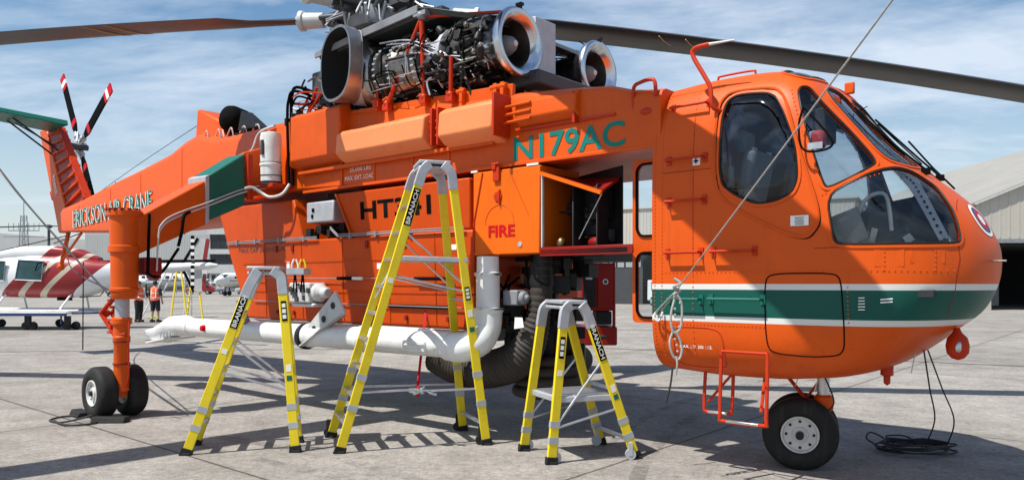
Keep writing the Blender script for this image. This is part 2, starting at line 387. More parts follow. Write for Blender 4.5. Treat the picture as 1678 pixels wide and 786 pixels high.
# ------------------------------------------------------------------ ground
def ground_material():
    m = bpy.data.materials.new('concrete_apron'); m.use_nodes = True
    n = m.node_tree.nodes; l = m.node_tree.links; b = n['Principled BSDF']
    tc = n.new('ShaderNodeTexCoord')
    mp = n.new('ShaderNodeMapping'); mp.vector_type = 'TEXTURE'
    mp.inputs['Location'].default_value = (2.66, 6.92, 0); mp.inputs['Rotation'].default_value = (0, 0, HR)
    l.new(tc.outputs['Object'], mp.inputs['Vector'])
    sp = n.new('ShaderNodeSeparateXYZ'); l.new(mp.outputs[0], sp.inputs[0])
    def math_(op, a, bb=None, c=None, clamp=False):
        q = n.new('ShaderNodeMath'); q.operation = op; q.use_clamp = clamp
        for i, x in enumerate((a, bb, c)):
            if x is None: continue
            if isinstance(x, (int, float)): q.inputs[i].default_value = x
            else: l.new(x, q.inputs[i])
        return q.outputs[0]
    def noise(scale, detail, rough=0.6, dist=0.0, vec=None):
        q = n.new('ShaderNodeTexNoise'); q.inputs['Scale'].default_value = scale; q.inputs['Detail'].default_value = detail
        q.inputs['Roughness'].default_value = rough; q.inputs['Distortion'].default_value = dist
        l.new(vec or tc.outputs['Object'], q.inputs['Vector']); return q.outputs['Fac']
    def ramp(f, *st):
        q = n.new('ShaderNodeValToRGB'); e = q.color_ramp.elements
        while len(e) < len(st): e.new(0.5)
        for i, (p, c) in enumerate(st): e[i].position = p; e[i].color = c + (1,)
        l.new(f, q.inputs[0]); return q.outputs[0]
    def mix(f, a, c, mode='MIX'):
        q = n.new('ShaderNodeMixRGB'); q.blend_type = mode
        for i, x in enumerate((f, a, c)):
            if isinstance(x, (int, float)): q.inputs[i].default_value = x
            elif isinstance(x, tuple): q.inputs[i].default_value = x + (1,)
            else: l.new(x, q.inputs[i])
        return q.outputs[0]
    big = noise(0.22, 8, 0.62, 0.4); mid = noise(1.6, 8, 0.7); fine = noise(26, 8, 0.85); tiny = noise(75, 5, 0.85)
    grit = noise(11, 9, 0.9)
    col = ramp(big, (0.28, (0.30, 0.282, 0.258)), (0.5, (0.385, 0.365, 0.338)), (0.74, (0.45, 0.43, 0.40)))
    col = mix(0.75, col, ramp(mid, (0.30, (0.58, 0.57, 0.56)), (0.60, (1.06, 1.06, 1.05))), 'MULTIPLY')
    col = mix(0.75, col, ramp(fine, (0.36, (0.55, 0.54, 0.53)), (0.58, (1.08, 1.07, 1.06))), 'MULTIPLY')
    col = mix(0.6, col, ramp(tiny, (0.40, (0.45, 0.44, 0.43)), (0.56, (1.06, 1.06, 1.06))), 'MULTIPLY')
    col = mix(0.85, col, ramp(grit, (0.40, (0.60, 0.59, 0.58)), (0.53, (1.05, 1.05, 1.04)), (0.66, (1.18, 1.17, 1.15))), 'MULTIPLY')
    # slabs, each a slightly different tone
    wu = math_('MULTIPLY_ADD', mid, 0.03, sp.outputs['X']); ww = math_('MULTIPLY_ADD', mid, 0.03, sp.outputs['Y'])
    S = 6.0
    cu = math_('DIVIDE', math_('SUBTRACT', wu, 1.36), S); cw = math_('DIVIDE', math_('SUBTRACT', ww, 3.465), S)
    cell = n.new('ShaderNodeCombineXYZ'); l.new(math_('FLOOR', cu), cell.inputs[0]); l.new(math_('FLOOR', cw), cell.inputs[1])
    wh = n.new('ShaderNodeTexWhiteNoise'); wh.noise_dimensions = '3D'; l.new(cell.outputs[0], wh.inputs['Vector'])
    col = mix(0.8, col, ramp(wh.outputs['Value'], (0.0, (0.86, 0.86, 0.87)), (1.0, (1.04, 1.03, 1.0))), 'MULTIPLY')
    def joint(c, wd):
        fr = math_('FRACT', c); d = math_('MULTIPLY', math_('MINIMUM', fr, math_('SUBTRACT', 1.0, fr)), S)
        return math_('SUBTRACT', 1.0, math_('SMOOTH_MIN', math_('DIVIDE', d, wd), 1.0, 0.2), clamp=True), d
    j1, d1 = joint(cu, 0.022); j2, d2 = joint(cw, 0.022)
    jm = math_('MAXIMUM', j1, j2)
    # stain halo beside joints
    halo = math_('MULTIPLY', math_('SUBTRACT', 1.0, math_('DIVIDE', math_('MINIMUM', d1, d2), 0.30), clamp=True), noise(2.3, 6, 0.7))
    col = mix(math_('MULTIPLY', halo, 0.35, clamp=True), col, (0.14, 0.12, 0.10))
    # oil stains and scuffs
    st = ramp(noise(0.75, 10, 0.72, 0.6), (0.57, (0, 0, 0)), (0.74, (0.6, 0.6, 0.6)))
    col = mix(st, col, (0.13, 0.115, 0.10))
    mp2 = n.new('ShaderNodeMapping'); mp2.inputs['Rotation'].default_value = (0, 0, R(17)); mp2.inputs['Scale'].default_value = (0.35, 9, 1)
    l.new(tc.outputs['Object'], mp2.inputs['Vector'])
    sc = ramp(noise(1.2, 6, 0.7, 0.2, mp2.outputs[0]), (0.55, (0, 0, 0)), (0.70, (0.45, 0.45, 0.45)))
    col = mix(sc, col, (0.20, 0.18, 0.16))
    for sc_, thr, seed in ((.9, .060, 3.1), (2.6, .050, 8.7)):
        vd = n.new('ShaderNodeTexVoronoi'); vd.inputs['Scale'].default_value = sc_
        ad = n.new('ShaderNodeVectorMath'); ad.operation = 'ADD'; ad.inputs[1].default_value = (seed, seed, 0)
        n4 = n.new('ShaderNodeTexNoise'); n4.inputs['Scale'].default_value = 9; l.new(tc.outputs['Object'], n4.inputs['Vector'])
        a2_ = n.new('ShaderNodeVectorMath'); a2_.operation = 'MULTIPLY_ADD'; a2_.inputs[1].default_value = (.07, .07, 0)
        l.new(n4.outputs['Color'], a2_.inputs[0]); l.new(tc.outputs['Object'], a2_.inputs[2]); l.new(a2_.outputs[0], ad.inputs[0]); l.new(ad.outputs[0], vd.inputs['Vector'])
        sep2 = n.new('ShaderNodeSeparateColor'); l.new(vd.outputs['Color'], sep2.inputs[0])
        rad_ = math_('MULTIPLY', sep2.outputs[0], thr)
        col = mix(math_('MULTIPLY', math_('LESS_THAN', vd.outputs['Distance'], rad_), .6), col, (0.085, 0.075, 0.065))
    col = mix(jm, col, (0.030, 0.027, 0.024))
    # hairline cracks
    vo = n.new('ShaderNodeTexVoronoi'); vo.feature = 'DISTANCE_TO_EDGE'; vo.inputs['Scale'].default_value = 0.16
    dv = n.new('ShaderNodeVectorMath'); dv.operation = 'ADD'
    nz = n.new('ShaderNodeTexNoise'); nz.inputs['Scale'].default_value = 1.3; nz.inputs['Detail'].default_value = 6
    l.new(tc.outputs['Object'], nz.inputs['Vector']); l.new(tc.outputs['Object'], dv.inputs[0]); l.new(nz.outputs['Color'], dv.inputs[1])
    l.new(dv.outputs[0], vo.inputs['Vector'])
    ck = ramp(vo.outputs['Distance'], (0.0, (0.3, 0.3, 0.3)), (0.0013, (0, 0, 0)))
    col = mix(ck, col, (0.09, 0.08, 0.07))
    l.new(col, b.inputs['Base Color'])
    b.inputs['Roughness'].default_value = 0.88; b.inputs['Specular IOR Level'].default_value = 0.25
    hgt = math_('SUBTRACT', math_('MULTIPLY_ADD', fine, 0.5, math_('MULTIPLY', tiny, 0.5)), math_('MULTIPLY', jm, 2.0))
    bp = n.new('ShaderNodeBump'); bp.inputs['Strength'].default_value = 0.35; bp.inputs['Distance'].default_value = 0.006
    l.new(hgt, bp.inputs['Height']); l.new(bp.outputs[0], b.inputs['Normal'])
    return m
g = MB(); g.faces([(-1500, -300, 0), (1500, -300, 0), (1500, 2500, 0), (-1500, 2500, 0)], [(0, 1, 2, 3)])
tag(g.build('ground', ground_material()), kind='structure')
# painted taxi lines on the apron
ln = MB()
def gline(a, b, w, z=0.004):
    a, b = Vector(a + (z,)), Vector(b + (z,)); t = (b - a).normalized(); s = Vector((-t.y, t.x, 0)) * w / 2
    ln.faces([a - s, b - s, b + s, a + s], [(0, 1, 2, 3)])
gline((2.0, 19.6), (13.5, 13.4), 0.09); gline((-20, 17.6), (-2, 19.4), 0.08); gline((3, 27), (30, 25), 0.12); gline((-30, 30), (3, 34), 0.12)
tm = MB()
for (cx_, cy_, r0, a0, a1) in ((-9.0, -2.0, 11.3, 8, 62), (-9.0, -2.0, 11.75, 8, 62), (14.0, 3.0, 13.4, 118, 172), (14.0, 3.0, 13.9, 118, 170)):
    P = []
    for k in range(41):
        a = R(a0 + (a1 - a0) * k / 40)
        P += [V(cx_ + (r0 + e) * math.cos(a), cy_ + (r0 + e) * math.sin(a), .0045) for e in (-.07, .07)]
    tm.faces(P, [(2*k, 2*k + 1, 2*k + 3, 2*k + 2) for k in range(40)])
def worn_rubber():
    m = bpy.data.materials.new('worn_tyre_mark'); m.use_nodes = True; n = m.node_tree.nodes; l = m.node_tree.links; b = n['Principled BSDF']
    b.inputs['Base Color'].default_value = (.10, .092, .085, 1); b.inputs['Roughness'].default_value = .9
    tc = n.new('ShaderNodeTexCoord'); q = n.new('ShaderNodeTexNoise'); q.inputs['Scale'].default_value = 2.2; q.inputs['Detail'].default_value = 9; q.inputs['Roughness'].default_value = .8
    l.new(tc.outputs['Object'], q.inputs['Vector']); r = n.new('ShaderNodeMapRange'); r.inputs['From Min'].default_value = .46; r.inputs['From Max'].default_value = .66; r.inputs['To Max'].default_value = .42
    l.new(q.outputs['Fac'], r.inputs[0]); l.new(r.outputs[0], b.inputs['Alpha']); return m
tag(tm.build('tyre_marks', worn_rubber()), kind='structure')
M_tar = mat('tar_joint_line', (0.05, 0.045, 0.042), 0.8, var=0.3)
tag(ln.build('apron_joint_lines', M_tar), kind='structure')

# ================================================================== THE CRANE HELICOPTER
H = thing('crane_helicopter', 'big orange sky crane helicopter with yellow ladders beside it and its engines uncovered', 'helicopter', (2.66, 6.92, 0), HR)

# ---- cabin hull: stations (u, top, mid, bottom, half width, upper exponent, lower exponent)
ST = [(1.0, 3.46, 1.9, .86, 1.00, 5.0, 6.0), (.5, 3.49, 1.9, .83, 1.00, 5.0, 6.0), (.0, 3.47, 1.9, .83, 1.00, 4.8, 5.5),
      (-.25, 3.39, 1.88, .85, 1.00, 4.6, 5.0), (-.5, 3.08, 1.86, .88, .99, 4.2, 4.2), (-.75, 2.79, 1.84, .96, .95, 3.7, 3.6),
      (-1.0, 2.55, 1.82, 1.12, .86, 3.1, 3.0), (-1.2, 2.38, 1.80, 1.28, .72, 2.6, 2.6), (-1.36, 2.21, 1.80, 1.41, .52, 2.3, 2.3),
      (-1.44, 2.07, 1.81, 1.53, .36, 2.15, 2.15), (-1.49, 1.96, 1.82, 1.66, .19, 2.05, 2.05), (-1.507, 1.87, 1.82, 1.76, .07, 2.0, 2.0), (-1.51, 1.84, 1.82, 1.80, .03, 2.0, 2.0)]
def par(u):
    if u >= ST[0][0]: return ST[0][1:]
    if u <= ST[-1][0]: return ST[-1][1:]
    for i in range(len(ST) - 1):
        if ST[i][0] >= u >= ST[i + 1][0]: break
    p0, p1, p2, p3 = ST[max(i - 1, 0)], ST[i], ST[i + 1], ST[min(i + 2, len(ST) - 1)]
    h = p2[0] - p1[0]; t = (u - p1[0]) / h; r = []
    for k in range(1, 7):
        m1 = (p2[k] - p0[k]) / (p2[0] - p0[0]) * h; m2 = (p3[k] - p1[k]) / (p3[0] - p1[0]) * h
        r.append((2*t**3 - 3*t*t + 1) * p1[k] + (t**3 - 2*t*t + t) * m1 + (-2*t**3 + 3*t*t) * p2[k] + (t**3 - t*t) * m2)
    return r
_tab = {}
def table(u):
    u = round(u, 4)
    if u in _tab: return _tab[u]
    vt, vm, vb, w, nt, nb = par(u); P = []
    N = 160
    for j in range(N + 1):
        th = PI * j / N; c = math.cos(th); s = abs(math.sin(th))
        P.append((w * s ** (2 / nt), vm + (vt - vm) * max(0, c) ** (2 / nt)) if c >= 0 else (w * s ** (2 / nb), vm - (vm - vb) * (-c) ** (2 / nb)))
    P[0] = (0, vt); P[-1] = (0, vb)
    L = [0]
    for a, b in zip(P, P[1:]): L.append(L[-1] + math.hypot(b[0] - a[0], b[1] - a[1]))
    T = L[-1] or 1
    _tab[u] = (P, [x / T for x in L]); return _tab[u]
def P_uq(u, q):
    P, L = table(u); q = min(1, max(0, q)); lo, hi = 0, len(L) - 1
    while hi - lo > 1:
        m_ = (lo + hi) // 2
        if L[m_] <= q: lo = m_
        else: hi = m_
    t = (q - L[lo]) / max(1e-9, L[hi] - L[lo])
    return Vector((u, P[lo][0] + (P[hi][0] - P[lo][0]) * t, P[lo][1] + (P[hi][1] - P[lo][1]) * t))
def q_uv(u, v):
    P, L = table(u)
    for i in range(len(P) - 1):
        if P[i][1] >= v >= P[i + 1][1]:
            return L[i] + (L[i + 1] - L[i]) * (P[i][1] - v) / max(1e-9, P[i][1] - P[i + 1][1])
    return 0.0 if v > P[0][1] else 1.0
def q_uw(u, w):
    P, L = table(u)
    for i in range(len(P) - 1):
        if P[i][0] <= w <= P[i + 1][0]:
            return L[i] + (L[i + 1] - L[i]) * (w - P[i][0]) / max(1e-9, P[i + 1][0] - P[i][0])
    return 0.3
def resample(poly, step=0.045, closed=True, rnd=True):
    P = [Vector(p) for p in poly]
    if rnd:  # round the corners a little (one Chaikin step twice)
        for _ in range(2):
            Q = []
            for i in range(len(P)):
                a, b = P[i], P[(i + 1) % len(P)]
                Q += [a * .8 + b * .2, a * .2 + b * .8]
            P = Q
    out = []
    for i in range(len(P)):
        a, b = P[i], P[(i + 1) % len(P)]; n = max(1, int((b - a).length / step))
        out += [a.lerp(b, k / n) for k in range(n)]
    return out
def uvpoly(pts): return [Vector((u, q_uv(u, v))) for u, v in resample(pts)]
def uwpoly(pts): return [Vector((u, q_uw(u, w))) for u, w in resample(pts)]
WIN = {
 'door_window': uvpoly([(.355, 2.49), (.352, 3.0), (.326, 3.175), (.24, 3.225), (0, 3.205), (-.091, 3.15), (-.169, 3.009), (-.269, 2.749), (-.295, 2.482), (-.252, 2.365), (-.115, 2.305), (.045, 2.295), (.218, 2.38)]),
 'quarter_window': uvpoly([(-.250, 3.17), (-.258, 3.225), (-.305, 3.225), (-.417, 3.07), (-.642, 2.80), (-.80, 2.59), (-.80, 2.545), (-.694, 2.465), (-.52, 2.383), (-.486, 2.42), (-.385, 2.737)]),
 'windscreen': uwpoly([(-.355, .61), (-.34, .05), (-.60, .05), (-.95, .05), (-.965, .40), (-.86, .66), (-.6, .625)]),
 'chin_window': uvpoly([(-.517, 2.318), (-.696, 2.425), (-.833, 2.50), (-.925, 2.535), (-1.0, 2.51), (-1.163, 2.37), (-1.283, 2.172), (-1.335, 1.965), (-1.28, 1.945), (-.601, 1.945), (-.562, 1.985)]),
 'skylight': uwpoly([(-.06, .70), (-.04, .25), (-.26, .22), (-.285, .45), (-.265, .66), (-.20, .73)]),
}
def inpoly(p, poly):
    x, y = p; c = False; j = len(poly) - 1
    for i in range(len(poly)):
        a, b = poly[i], poly[j]
        if (a[1] > y) != (b[1] > y) and x < (b[0] - a[0]) * (y - a[1]) / (b[1] - a[1]) + a[0]: c = not c
        j = i
    return c
def hull_tris():
    verts = []; edges = []
    for poly in WIN.values():
        k = len(verts); verts += poly; n = len(poly)
        edges += [(k + i, k + (i + 1) % n) for i in range(n)]
    rim = list(verts)
    us = [1.0 - 0.075 * i for i in range(16)]
    while us[-1] > -1.22: us.append(us[-1] - .055)
    while us[-1] > -1.48: us.append(us[-1] - .028)
    us += [-1.485, -1.492, -1.499, -1.504, -1.508]
    NQ = 64
    for u in us:
        for j in range(NQ + 1):
            p = Vector((u, j / NQ))
            if 0 < j < NQ and any(abs(p.x - r.x) < .02 and abs(p.y - r.y) < .007 for r in rim): continue
            verts.append(p)
    vo, ed, fo, *_ = delaunay_2d_cdt([Vector((v.x, v.y * 3.0)) for v in verts], edges, [], 0, 1e-5)
    vo = [Vector((v.x, v.y / 3.0)) for v in vo]
    cls = {}
    for f in fo:
        c = sum((vo[i] for i in f), Vector((0, 0))) / 3
        k = 'hull'
        for nm, poly in WIN.items():
            if inpoly(c, poly): k = nm; break
        cls.setdefault(k, []).append(tuple(f))
    return vo, cls
hv, hc = hull_tris()
hp = [P_uq(v.x, v.y) for v in hv]
def half(side, off=0.0): return [Vector((p.x, p.y * side, p.z)) for p in hp]
hb = MB()
for side in (1, -1): hb.faces(half(side), hc['hull'])
tip = [Vector((-1.511, 0, 1.82))]
# nose cap and aft bulkhead
cap = [P_uq(-1.508, j / 24) for j in range(25)]
ring = cap + [Vector((p.x, -p.y, p.z)) for p in cap[-2:0:-1]]
hb.faces(tip + ring, [(0, 1 + i, 1 + (i + 1) % len(ring)) for i in range(len(ring))])
cap = [P_uq(1.0, j / 24) for j in range(25)]
MB().prism([Vector((p.x - .03, p.y * .985, p.z)) for p in cap] + [Vector((p.x - .03, -p.y * .985, p.z)) for p in cap[-2:0:-1]], (.028, 0, 0)).build('rear_bulkhead', M_red, H)
bmt = bmesh.new()
for side in (1, -1):
    bvv = [bmt.verts.new(p) for p in half(side)]
    for fl in hc.values():
        for f in fl:
            try: bmt.faces.new([bvv[i] for i in f])
            except ValueError: pass
bmt.normal_update()
bmesh.ops.delete(bmt, geom=[f for f in bmt.faces if f.calc_area() < 1e-7 or f.normal.length < .5], context='FACES')
BV = BVHTree.FromBMesh(bmt)
def near(p, off=0.0):
    loc, nrm, i, d = BV.find_nearest(Vector(p))
    c = Vector((0, 0, 1.9))
    if nrm.dot(loc - c) < 0: nrm = -nrm
    return loc + nrm * off
def onhull(u, v, side=1, off=0.006):
    p = P_uq(u, q_uv(u, v)); p = Vector((p.x, p.y * side, p.z)); return near(p, off)
# rivet rows and riveted patch plates
rv = MB()
def rivets(u0, v0, u1, v1, n, side=1):
    for i in range(n):
        t = i / max(1, n - 1); p = onhull(u0 + (u1 - u0) * t, v0 + (v1 - v0) * t, side, .0022)
        rv.box(p, (.009, .006, .009))
for side in (1, -1):
    for a in ((.97, .95, .97, 3.3, 70), (.90, .95, .90, 3.3, 70), (.92, 1.30, -.02, 1.30, 30), (.9, 1.745, -1.3, 1.745, 60), (-.48, 2.33, -.84, 2.475, 16), (-.45, 2.45, -.20, 3.2, 22),
              (.94, 3.33, .4, 3.33, 26), (.6, 3.3, .6, .95, 50), (-.66, 1.72, -.66, 1.15, 18), (-.9, 1.92, -.9, 1.75, 6), (-1.2, 1.92, -1.2, 1.75, 6)): rivets(*a, side=side)
cabin = hb.build('cabin', [M_cab, M_inner], H, smooth=50, solid=(0.025, 1))
for nm, poly in WIN.items():
    for side in (1, -1):
        gb = MB()
        P = half(side)
        gb.faces([near(p, -0.006) if nm != 'door_window' else near(p, -0.006 + 0.035) if not any((hv[i] - r).length < .012 for r in poly) else near(p, -0.006) for i, p in enumerate(P)], hc[nm])
        gl = gb.build(nm, M_glass if nm in ('door_window', 'skylight') else M_glass2, H, smooth=60)
        lp = [P_uq(v.x, v.y) for v in poly]
        lp = [near(Vector((p.x, p.y * side, p.z)), 0.004) for p in lp]
        MB().tube(lp, 0.0075, 6, closed=True).build('window_seal', M_dark, gl)
        # painted frame band standing slightly proud
        cen = sum(poly, Vector((0, 0))) / len(poly)
        fb = MB(); n = len(poly); a = []; b = []
        for i, v in enumerate(poly):
            t = (poly[(i + 1) % n] - poly[i - 1]); nn = Vector((t.y * 3, -t.x * 1.0 / 3)); 
            d3 = (P_uq(poly[(i + 1) % n].x, poly[(i + 1) % n].y) - P_uq(poly[i - 1].x, poly[i - 1].y)).normalized()
            p = P_uq(v.x, v.y); pn = near(p, 1) - near(p, 0); out = pn.cross(d3).normalized()
            cc = P_uq(cen.x, cen.y)
            if out.dot(p - cc) < 0: out = -out
            q = p + out * 0.032
            f = lambda z, o: near(Vector((z.x, z.y * side, z.z)), o)
            a.append(f(p + out * .012, .009)); b.append(f(q, .009))
        fb.faces(a + b, [(i, (i + 1) % n, n + (i + 1) % n, n + i) for i in range(n)])
        fb.build('window_frame', M_or, gl, smooth=60, solid=(0.008, 0))
# the raised pilot door panel round the bubble window
def hull_loop(pts, off=0.006, side=1, rnd=True): return [onhull(v.x, v.y, side, off) for v in resample(pts, .04, rnd=rnd)]
for side in (1, -1):
    dp = [(.40, 2.44), (.405, 3.01), (.385, 3.19), (.304, 3.27), (-.063, 3.25), (-.17, 3.137), (-.31, 2.668), (-.44, 2.279), (-.46, 2.114), (-.37, 2.0), (-.213, 2.035), (.244, 2.277)]
    d = MB().tube(hull_loop(dp, .003, side), 0.013, 6, closed=True).build('door_edge', M_or, H)
    MB().tube(hull_loop([(u - .012, v - .012) for u, v in dp], .001, side), 0.006, 5, closed=True).build('door_gap', M_black, d)
    ht = [(-.031, 1.67), (-.09, 1.728), (-.56, 1.729), (-.615, 1.68), (-.63, 1.34), (-.615, 1.155), (-.565, 1.09), (-.37, 1.072), (-.072, 1.09), (-.037, 1.177)]
    MB().tube(hull_loop(ht, .001, side), 0.0055, 5, closed=True).build('hatch_outline', M_black, H)
    h2 = [(.80, .98), (.79, 1.25), (.72, 1.275), (.41, 1.275), (.335, 1.21), (.33, .95), (.40, .925), (.74, .925)]
    MB().tube(hull_loop(h2, .001, side), 0.005, 5, closed=True).build('hatch_outline', M_red, H)
tag(rv.build('rivets', M_or, H), kind='stuff')
pp = MB()
for (u0, u1, v0, v1) in ((-1.02, -.84, 1.775, 1.90), (-1.06, -1.25, 1.80, 1.89)):
    for (a, b, c, d_) in ((u0, v0, u1, v1),):
        pts = [onhull(a, b, 1, .004), onhull(c, b, 1, .004), onhull(c, d_, 1, .004), onhull(a, d_, 1, .004)]
        pp.faces(pts, [(0, 1, 2, 3)])
pp.build('patch_plate', M_or, H, solid=(.006, 0))
# handles and hinge brackets
def handle(u0, u1, v, m=M_red, out=.075, r=.0125, drop=0.0, w=None, name='hand_rail'):
    a = onhull(u0, v, 1, 0); b = onhull(u1, v, 1, 0)
    pts = [a, a + V(0, out, 0), b + V(0, out, 0), b]
    mb = MB().tube(pts, r, 8)
    for p in (a, b): mb.box(p + V(0, .006, 0), (.04, .012, .08))
    return mb.build(name, m, H)
for (u0, u1, v) in ((.83, .49, 3.19), (.83, .49, 2.72), (.83, .49, 2.36), (.84, .52, 1.915), (.41, .05, 1.915)): handle(u0, u1, v)
handle(.81, .52, 1.515, M_green); handle(.43, -.02, 1.52, M_green)
for side in (1, -1):
    for a in ([(-1.26, 2.30), (-1.31, 2.1), (-1.33, 1.83), (-1.30, 1.60), (-1.22, 1.36)], [(.60, 3.2), (.60, 2.4), (.60, 1.70)], [(-.42, 1.92), (-.9, 1.93), (-1.28, 1.93)], [(.90, 2.62), (.5, 2.62), (.42, 2.62)]):
        P = []
        for (u0, v0), (u1, v1) in zip(a, a[1:]): P += [onhull(u0 + (u1 - u0) * k / 6, v0 + (v1 - v0) * k / 6, side, .0005) for k in range(6)]
        MB().tube(P, .0028, 4).build('panel_seam', M_dred, H)
# folding boarding steps under the cabin
def step(u0, u1, vtop, vbot, w0, name='boarding_step'):
    mb = MB().tube(curve([(u0, w0, vtop), (u0, w0 + .03, vbot + .06), (u0 - .03, w0 + .03, vbot), (u1 + .03, w0 + .03, vbot), (u1, w0 + .03, vbot + .06), (u1, w0, vtop)], 4), .016, 8)
    mb.tube([(u0, w0, vtop), (u1, w0, vtop)], .013, 8)
    o = mb.build(name, M_red, H)
    MB().box(((u0 + u1) / 2, w0 + .03, vbot + .002), (abs(u1 - u0) * .7, .045, .02)).build('tread', M_alu, o, bevel=.003)
    return o
step(.31, -.08, 1.09, .52, 1.06)
step(.62, .36, .90, .52, .72)
MB().tube([(.36, .72, .88), (.60, .72, .60)], .012).tube([(.05, .8, .86), (.02, .95, .60)], .014).build('step_brace', M_red, H)
# roof rail, pitot tube and roof hoop
pr_ = MB().tube(curve([(.36, .93, 3.10), (.42, 1.0, 3.14), (.44, 1.0, 3.30), (.50, 1.0, 3.42), (.60, 1.0, 3.60), (.58, 1.0, 3.66), (.45, 1.0, 3.67)], 5), .02, 8).build('pitot_mast', M_red, H)
MB().tube([(.45, 1.0, 3.67), (.22, 1.0, 3.66)], [.014, .006]).build('pitot_tube', M_wgrey, pr_)
MB().tube(curve([(.70, .30, 3.47), (.70, .3, 3.56), (.66, .3, 3.58), (.38, .3, 3.58), (.34, .3, 3.56), (.34, .3, 3.47)], 4), .011).build('roof_hoop', M_red, H)
MB().tube(curve([(1.22, .95, 3.20), (1.21, .97, 3.42), (1.14, .97, 3.47), (1.0, .97, 3.47), (.98, .97, 3.33)], 5), .018).ball((1.08, .96, 3.20), .045, sc=(1.5, .6, .8)).build('roof_rail', M_red, H)
# wipers, mirror loop, probes, search light, antenna
for s_ in (1, -1):
    wp = MB().tube([near((-1.02, .25 * s_, 2.55), .03), near((-.86, .33 * s_, 2.72), .04), near((-.50, .30 * s_, 3.10), .03)], .009)
    wp.tube([near((-.88, .28 * s_, 2.66), .02), near((-.48, .36 * s_, 3.05), .018)], .006)
    wp.box(near((-1.03, .25 * s_, 2.53), .02), (.06, .05, .05)).build('windscreen_wiper', M_black, H)
MB().tube([near((-.72, -.35, 2.85), .09), near((-.95, -.35, 2.62), .05), near((-1.14, -.32, 2.45), .02)], .008).build('wire_deflector', M_black, H)
MB().tube([near((-.5, .2, 3.1), 0), near((-.55, .2, 3.1), .10)], .004).build('whip_aerial', M_black, H)
mr_ = [V(-.34, 1.0, 3.02), V(-.43, 1.03, 2.92), V(-.54, 1.05, 2.78), V(-.58, 1.06, 2.70), V(-.53, 1.07, 2.66), V(-.40, 1.07, 2.66), V(-.34, 1.06, 2.72), V(-.32, 1.04, 2.88)]
mo = MB().tube(curve(mr_ + [mr_[0]], 4)[:-1], .009, 6, closed=True).build('mirror_frame', M_black, H)
MB().box((-.45, 1.06, 2.70), (.11, .006, .05)).build('mirror_glass', M_alu, mo)
sl0 = MB().lathe((-1.23, .12, 1.30), (-.05, .1, -1), [(0, .02), (.04, .035), (.08, .072), (.14, .085), (.20, .078), (.24, .045), (.255, .0001)], 28, sy=.75).build('search_light', M_red, H, smooth=70)
MB().lathe((-1.262, .165, 1.15), (-.85, .5, 0), [(0, .052), (.014, .048), (.022, .03), (.026, .0001)], 22).build('lamp_lens', M_alu, sl0, smooth=60)
MB().lathe((-.70, .05, .98), (0, 0, -1), [(0, .055), (.06, .05), (.10, .052), (.11, .028), (.17, .026), (.19, .0001)], 16).build('belly_beacon', M_red, H)
for (u, w, l_) in ((-.95, .2, .16), (-.30, .55, .1), (-.05, .3, .08)):
    MB().tube([(u, w, par(u)[2] + .01), (u + .03, w, par(u)[2] - l_)], .004).build('whip_aerial', M_wgrey, H)
MB().tube([near((-1.48, .2, 1.82), 0), near((-1.48, .2, 1.82), .09)], .008).build('nose_probe', M_steel, H)
MB().box((-.40, .05, 3.34), (.08, .04, .10)).build('wire_cutter', M_or, H, bevel=.01)
# decals
text('MAX. LD. 200 LBS.', (.72, 1.004, 1.095), (-1, 0, 0), (0, 0, 1), .30, .026, M_offw, H)
def decal_box(u0, u1, v0, v1, m, name='decal', off=.0045):
    P = [onhull(u0, v0, 1, off), onhull(u1, v0, 1, off), onhull(u1, v1, 1, off), onhull(u0, v1, 1, off)]
    return MB().faces(P, [(0, 1, 2, 3)]).build(name, m, H)
decal_box(.605, .535, 2.66, 2.73, M_offw)
MB().box((.57, 1.0075, 2.695), (.042, .002, .012)).box((.57, 1.0085, 2.695), (.012, .002, .042)).build('decal', M_black, H)
decal_box(-.24, -.38, 2.10, 2.18, M_offw)
def print_lines(o, rgt, wd, n, gap, hh_=.006):
    rgt = Vector(rgt).normalized(); nn = rgt.cross(V(0, 0, 1)); r9 = random.Random(n)
    for k in range(n): MB().box(Vector(o) + rgt * wd * .5 + V(0, 0, -gap * k), (wd * r9.uniform(.6, 1), .0012, hh_), Matrix((rgt, -nn, V(0, 0, 1))).transposed()).build('placard_line', M_dgrey if n == 4 else M_offw, H)
print_lines(near((-.26, 1, 2.163), .006), (-1, 0, 0), .10, 4, .017)
print_lines(near((-.87, .9, 1.53), .005), near((-.97, .9, 1.5)) - near((-.87, .9, 1.5)), .085, 2, .022, .010)
print_lines(near((-.73, .96, 1.54), .005), near((-.8, .95, 1.5)) - near((-.7, .95, 1.5)), .05, 5, .022, .007)
# ringed emblem on the nose
ec = near((-1.39, .13, 2.14), 0); en = (near((-1.39, .13, 2.14), 1) - ec).normalized()
e1 = en.cross(V(0, 1, 0)).normalized(); e2 = en.cross(e1)
def disc(r0, r1, off, m):
    n = 36; P = []
    for r in (r0, r1): P += [near(ec + (e1 * math.cos(2*PI*k/n) + e2 * math.sin(2*PI*k/n)) * r, off) for k in range(n)]
    MB().faces(P, [(k, (k+1) % n, n + (k+1) % n, n + k) for k in range(n)]).build('nose_emblem', m, H, smooth=60)
M_blue = mat('navy_emblem', (.015, .035, .12), .4)
disc(.120, .150, .004, M_offw); disc(.088, .120, .005, M_blue); disc(.05, .088, .005, M_fire); disc(.001, .05, .005, M_offw)
# static tie ring and lower lip of the rear hatch
MB().tube(curve([(.93, 1.0, 1.42), (.95, 1.06, 1.36), (.90, 1.06, 1.32), (.88, 1.02, 1.40)], 4), .01).build('tie_ring', M_wgrey, H)

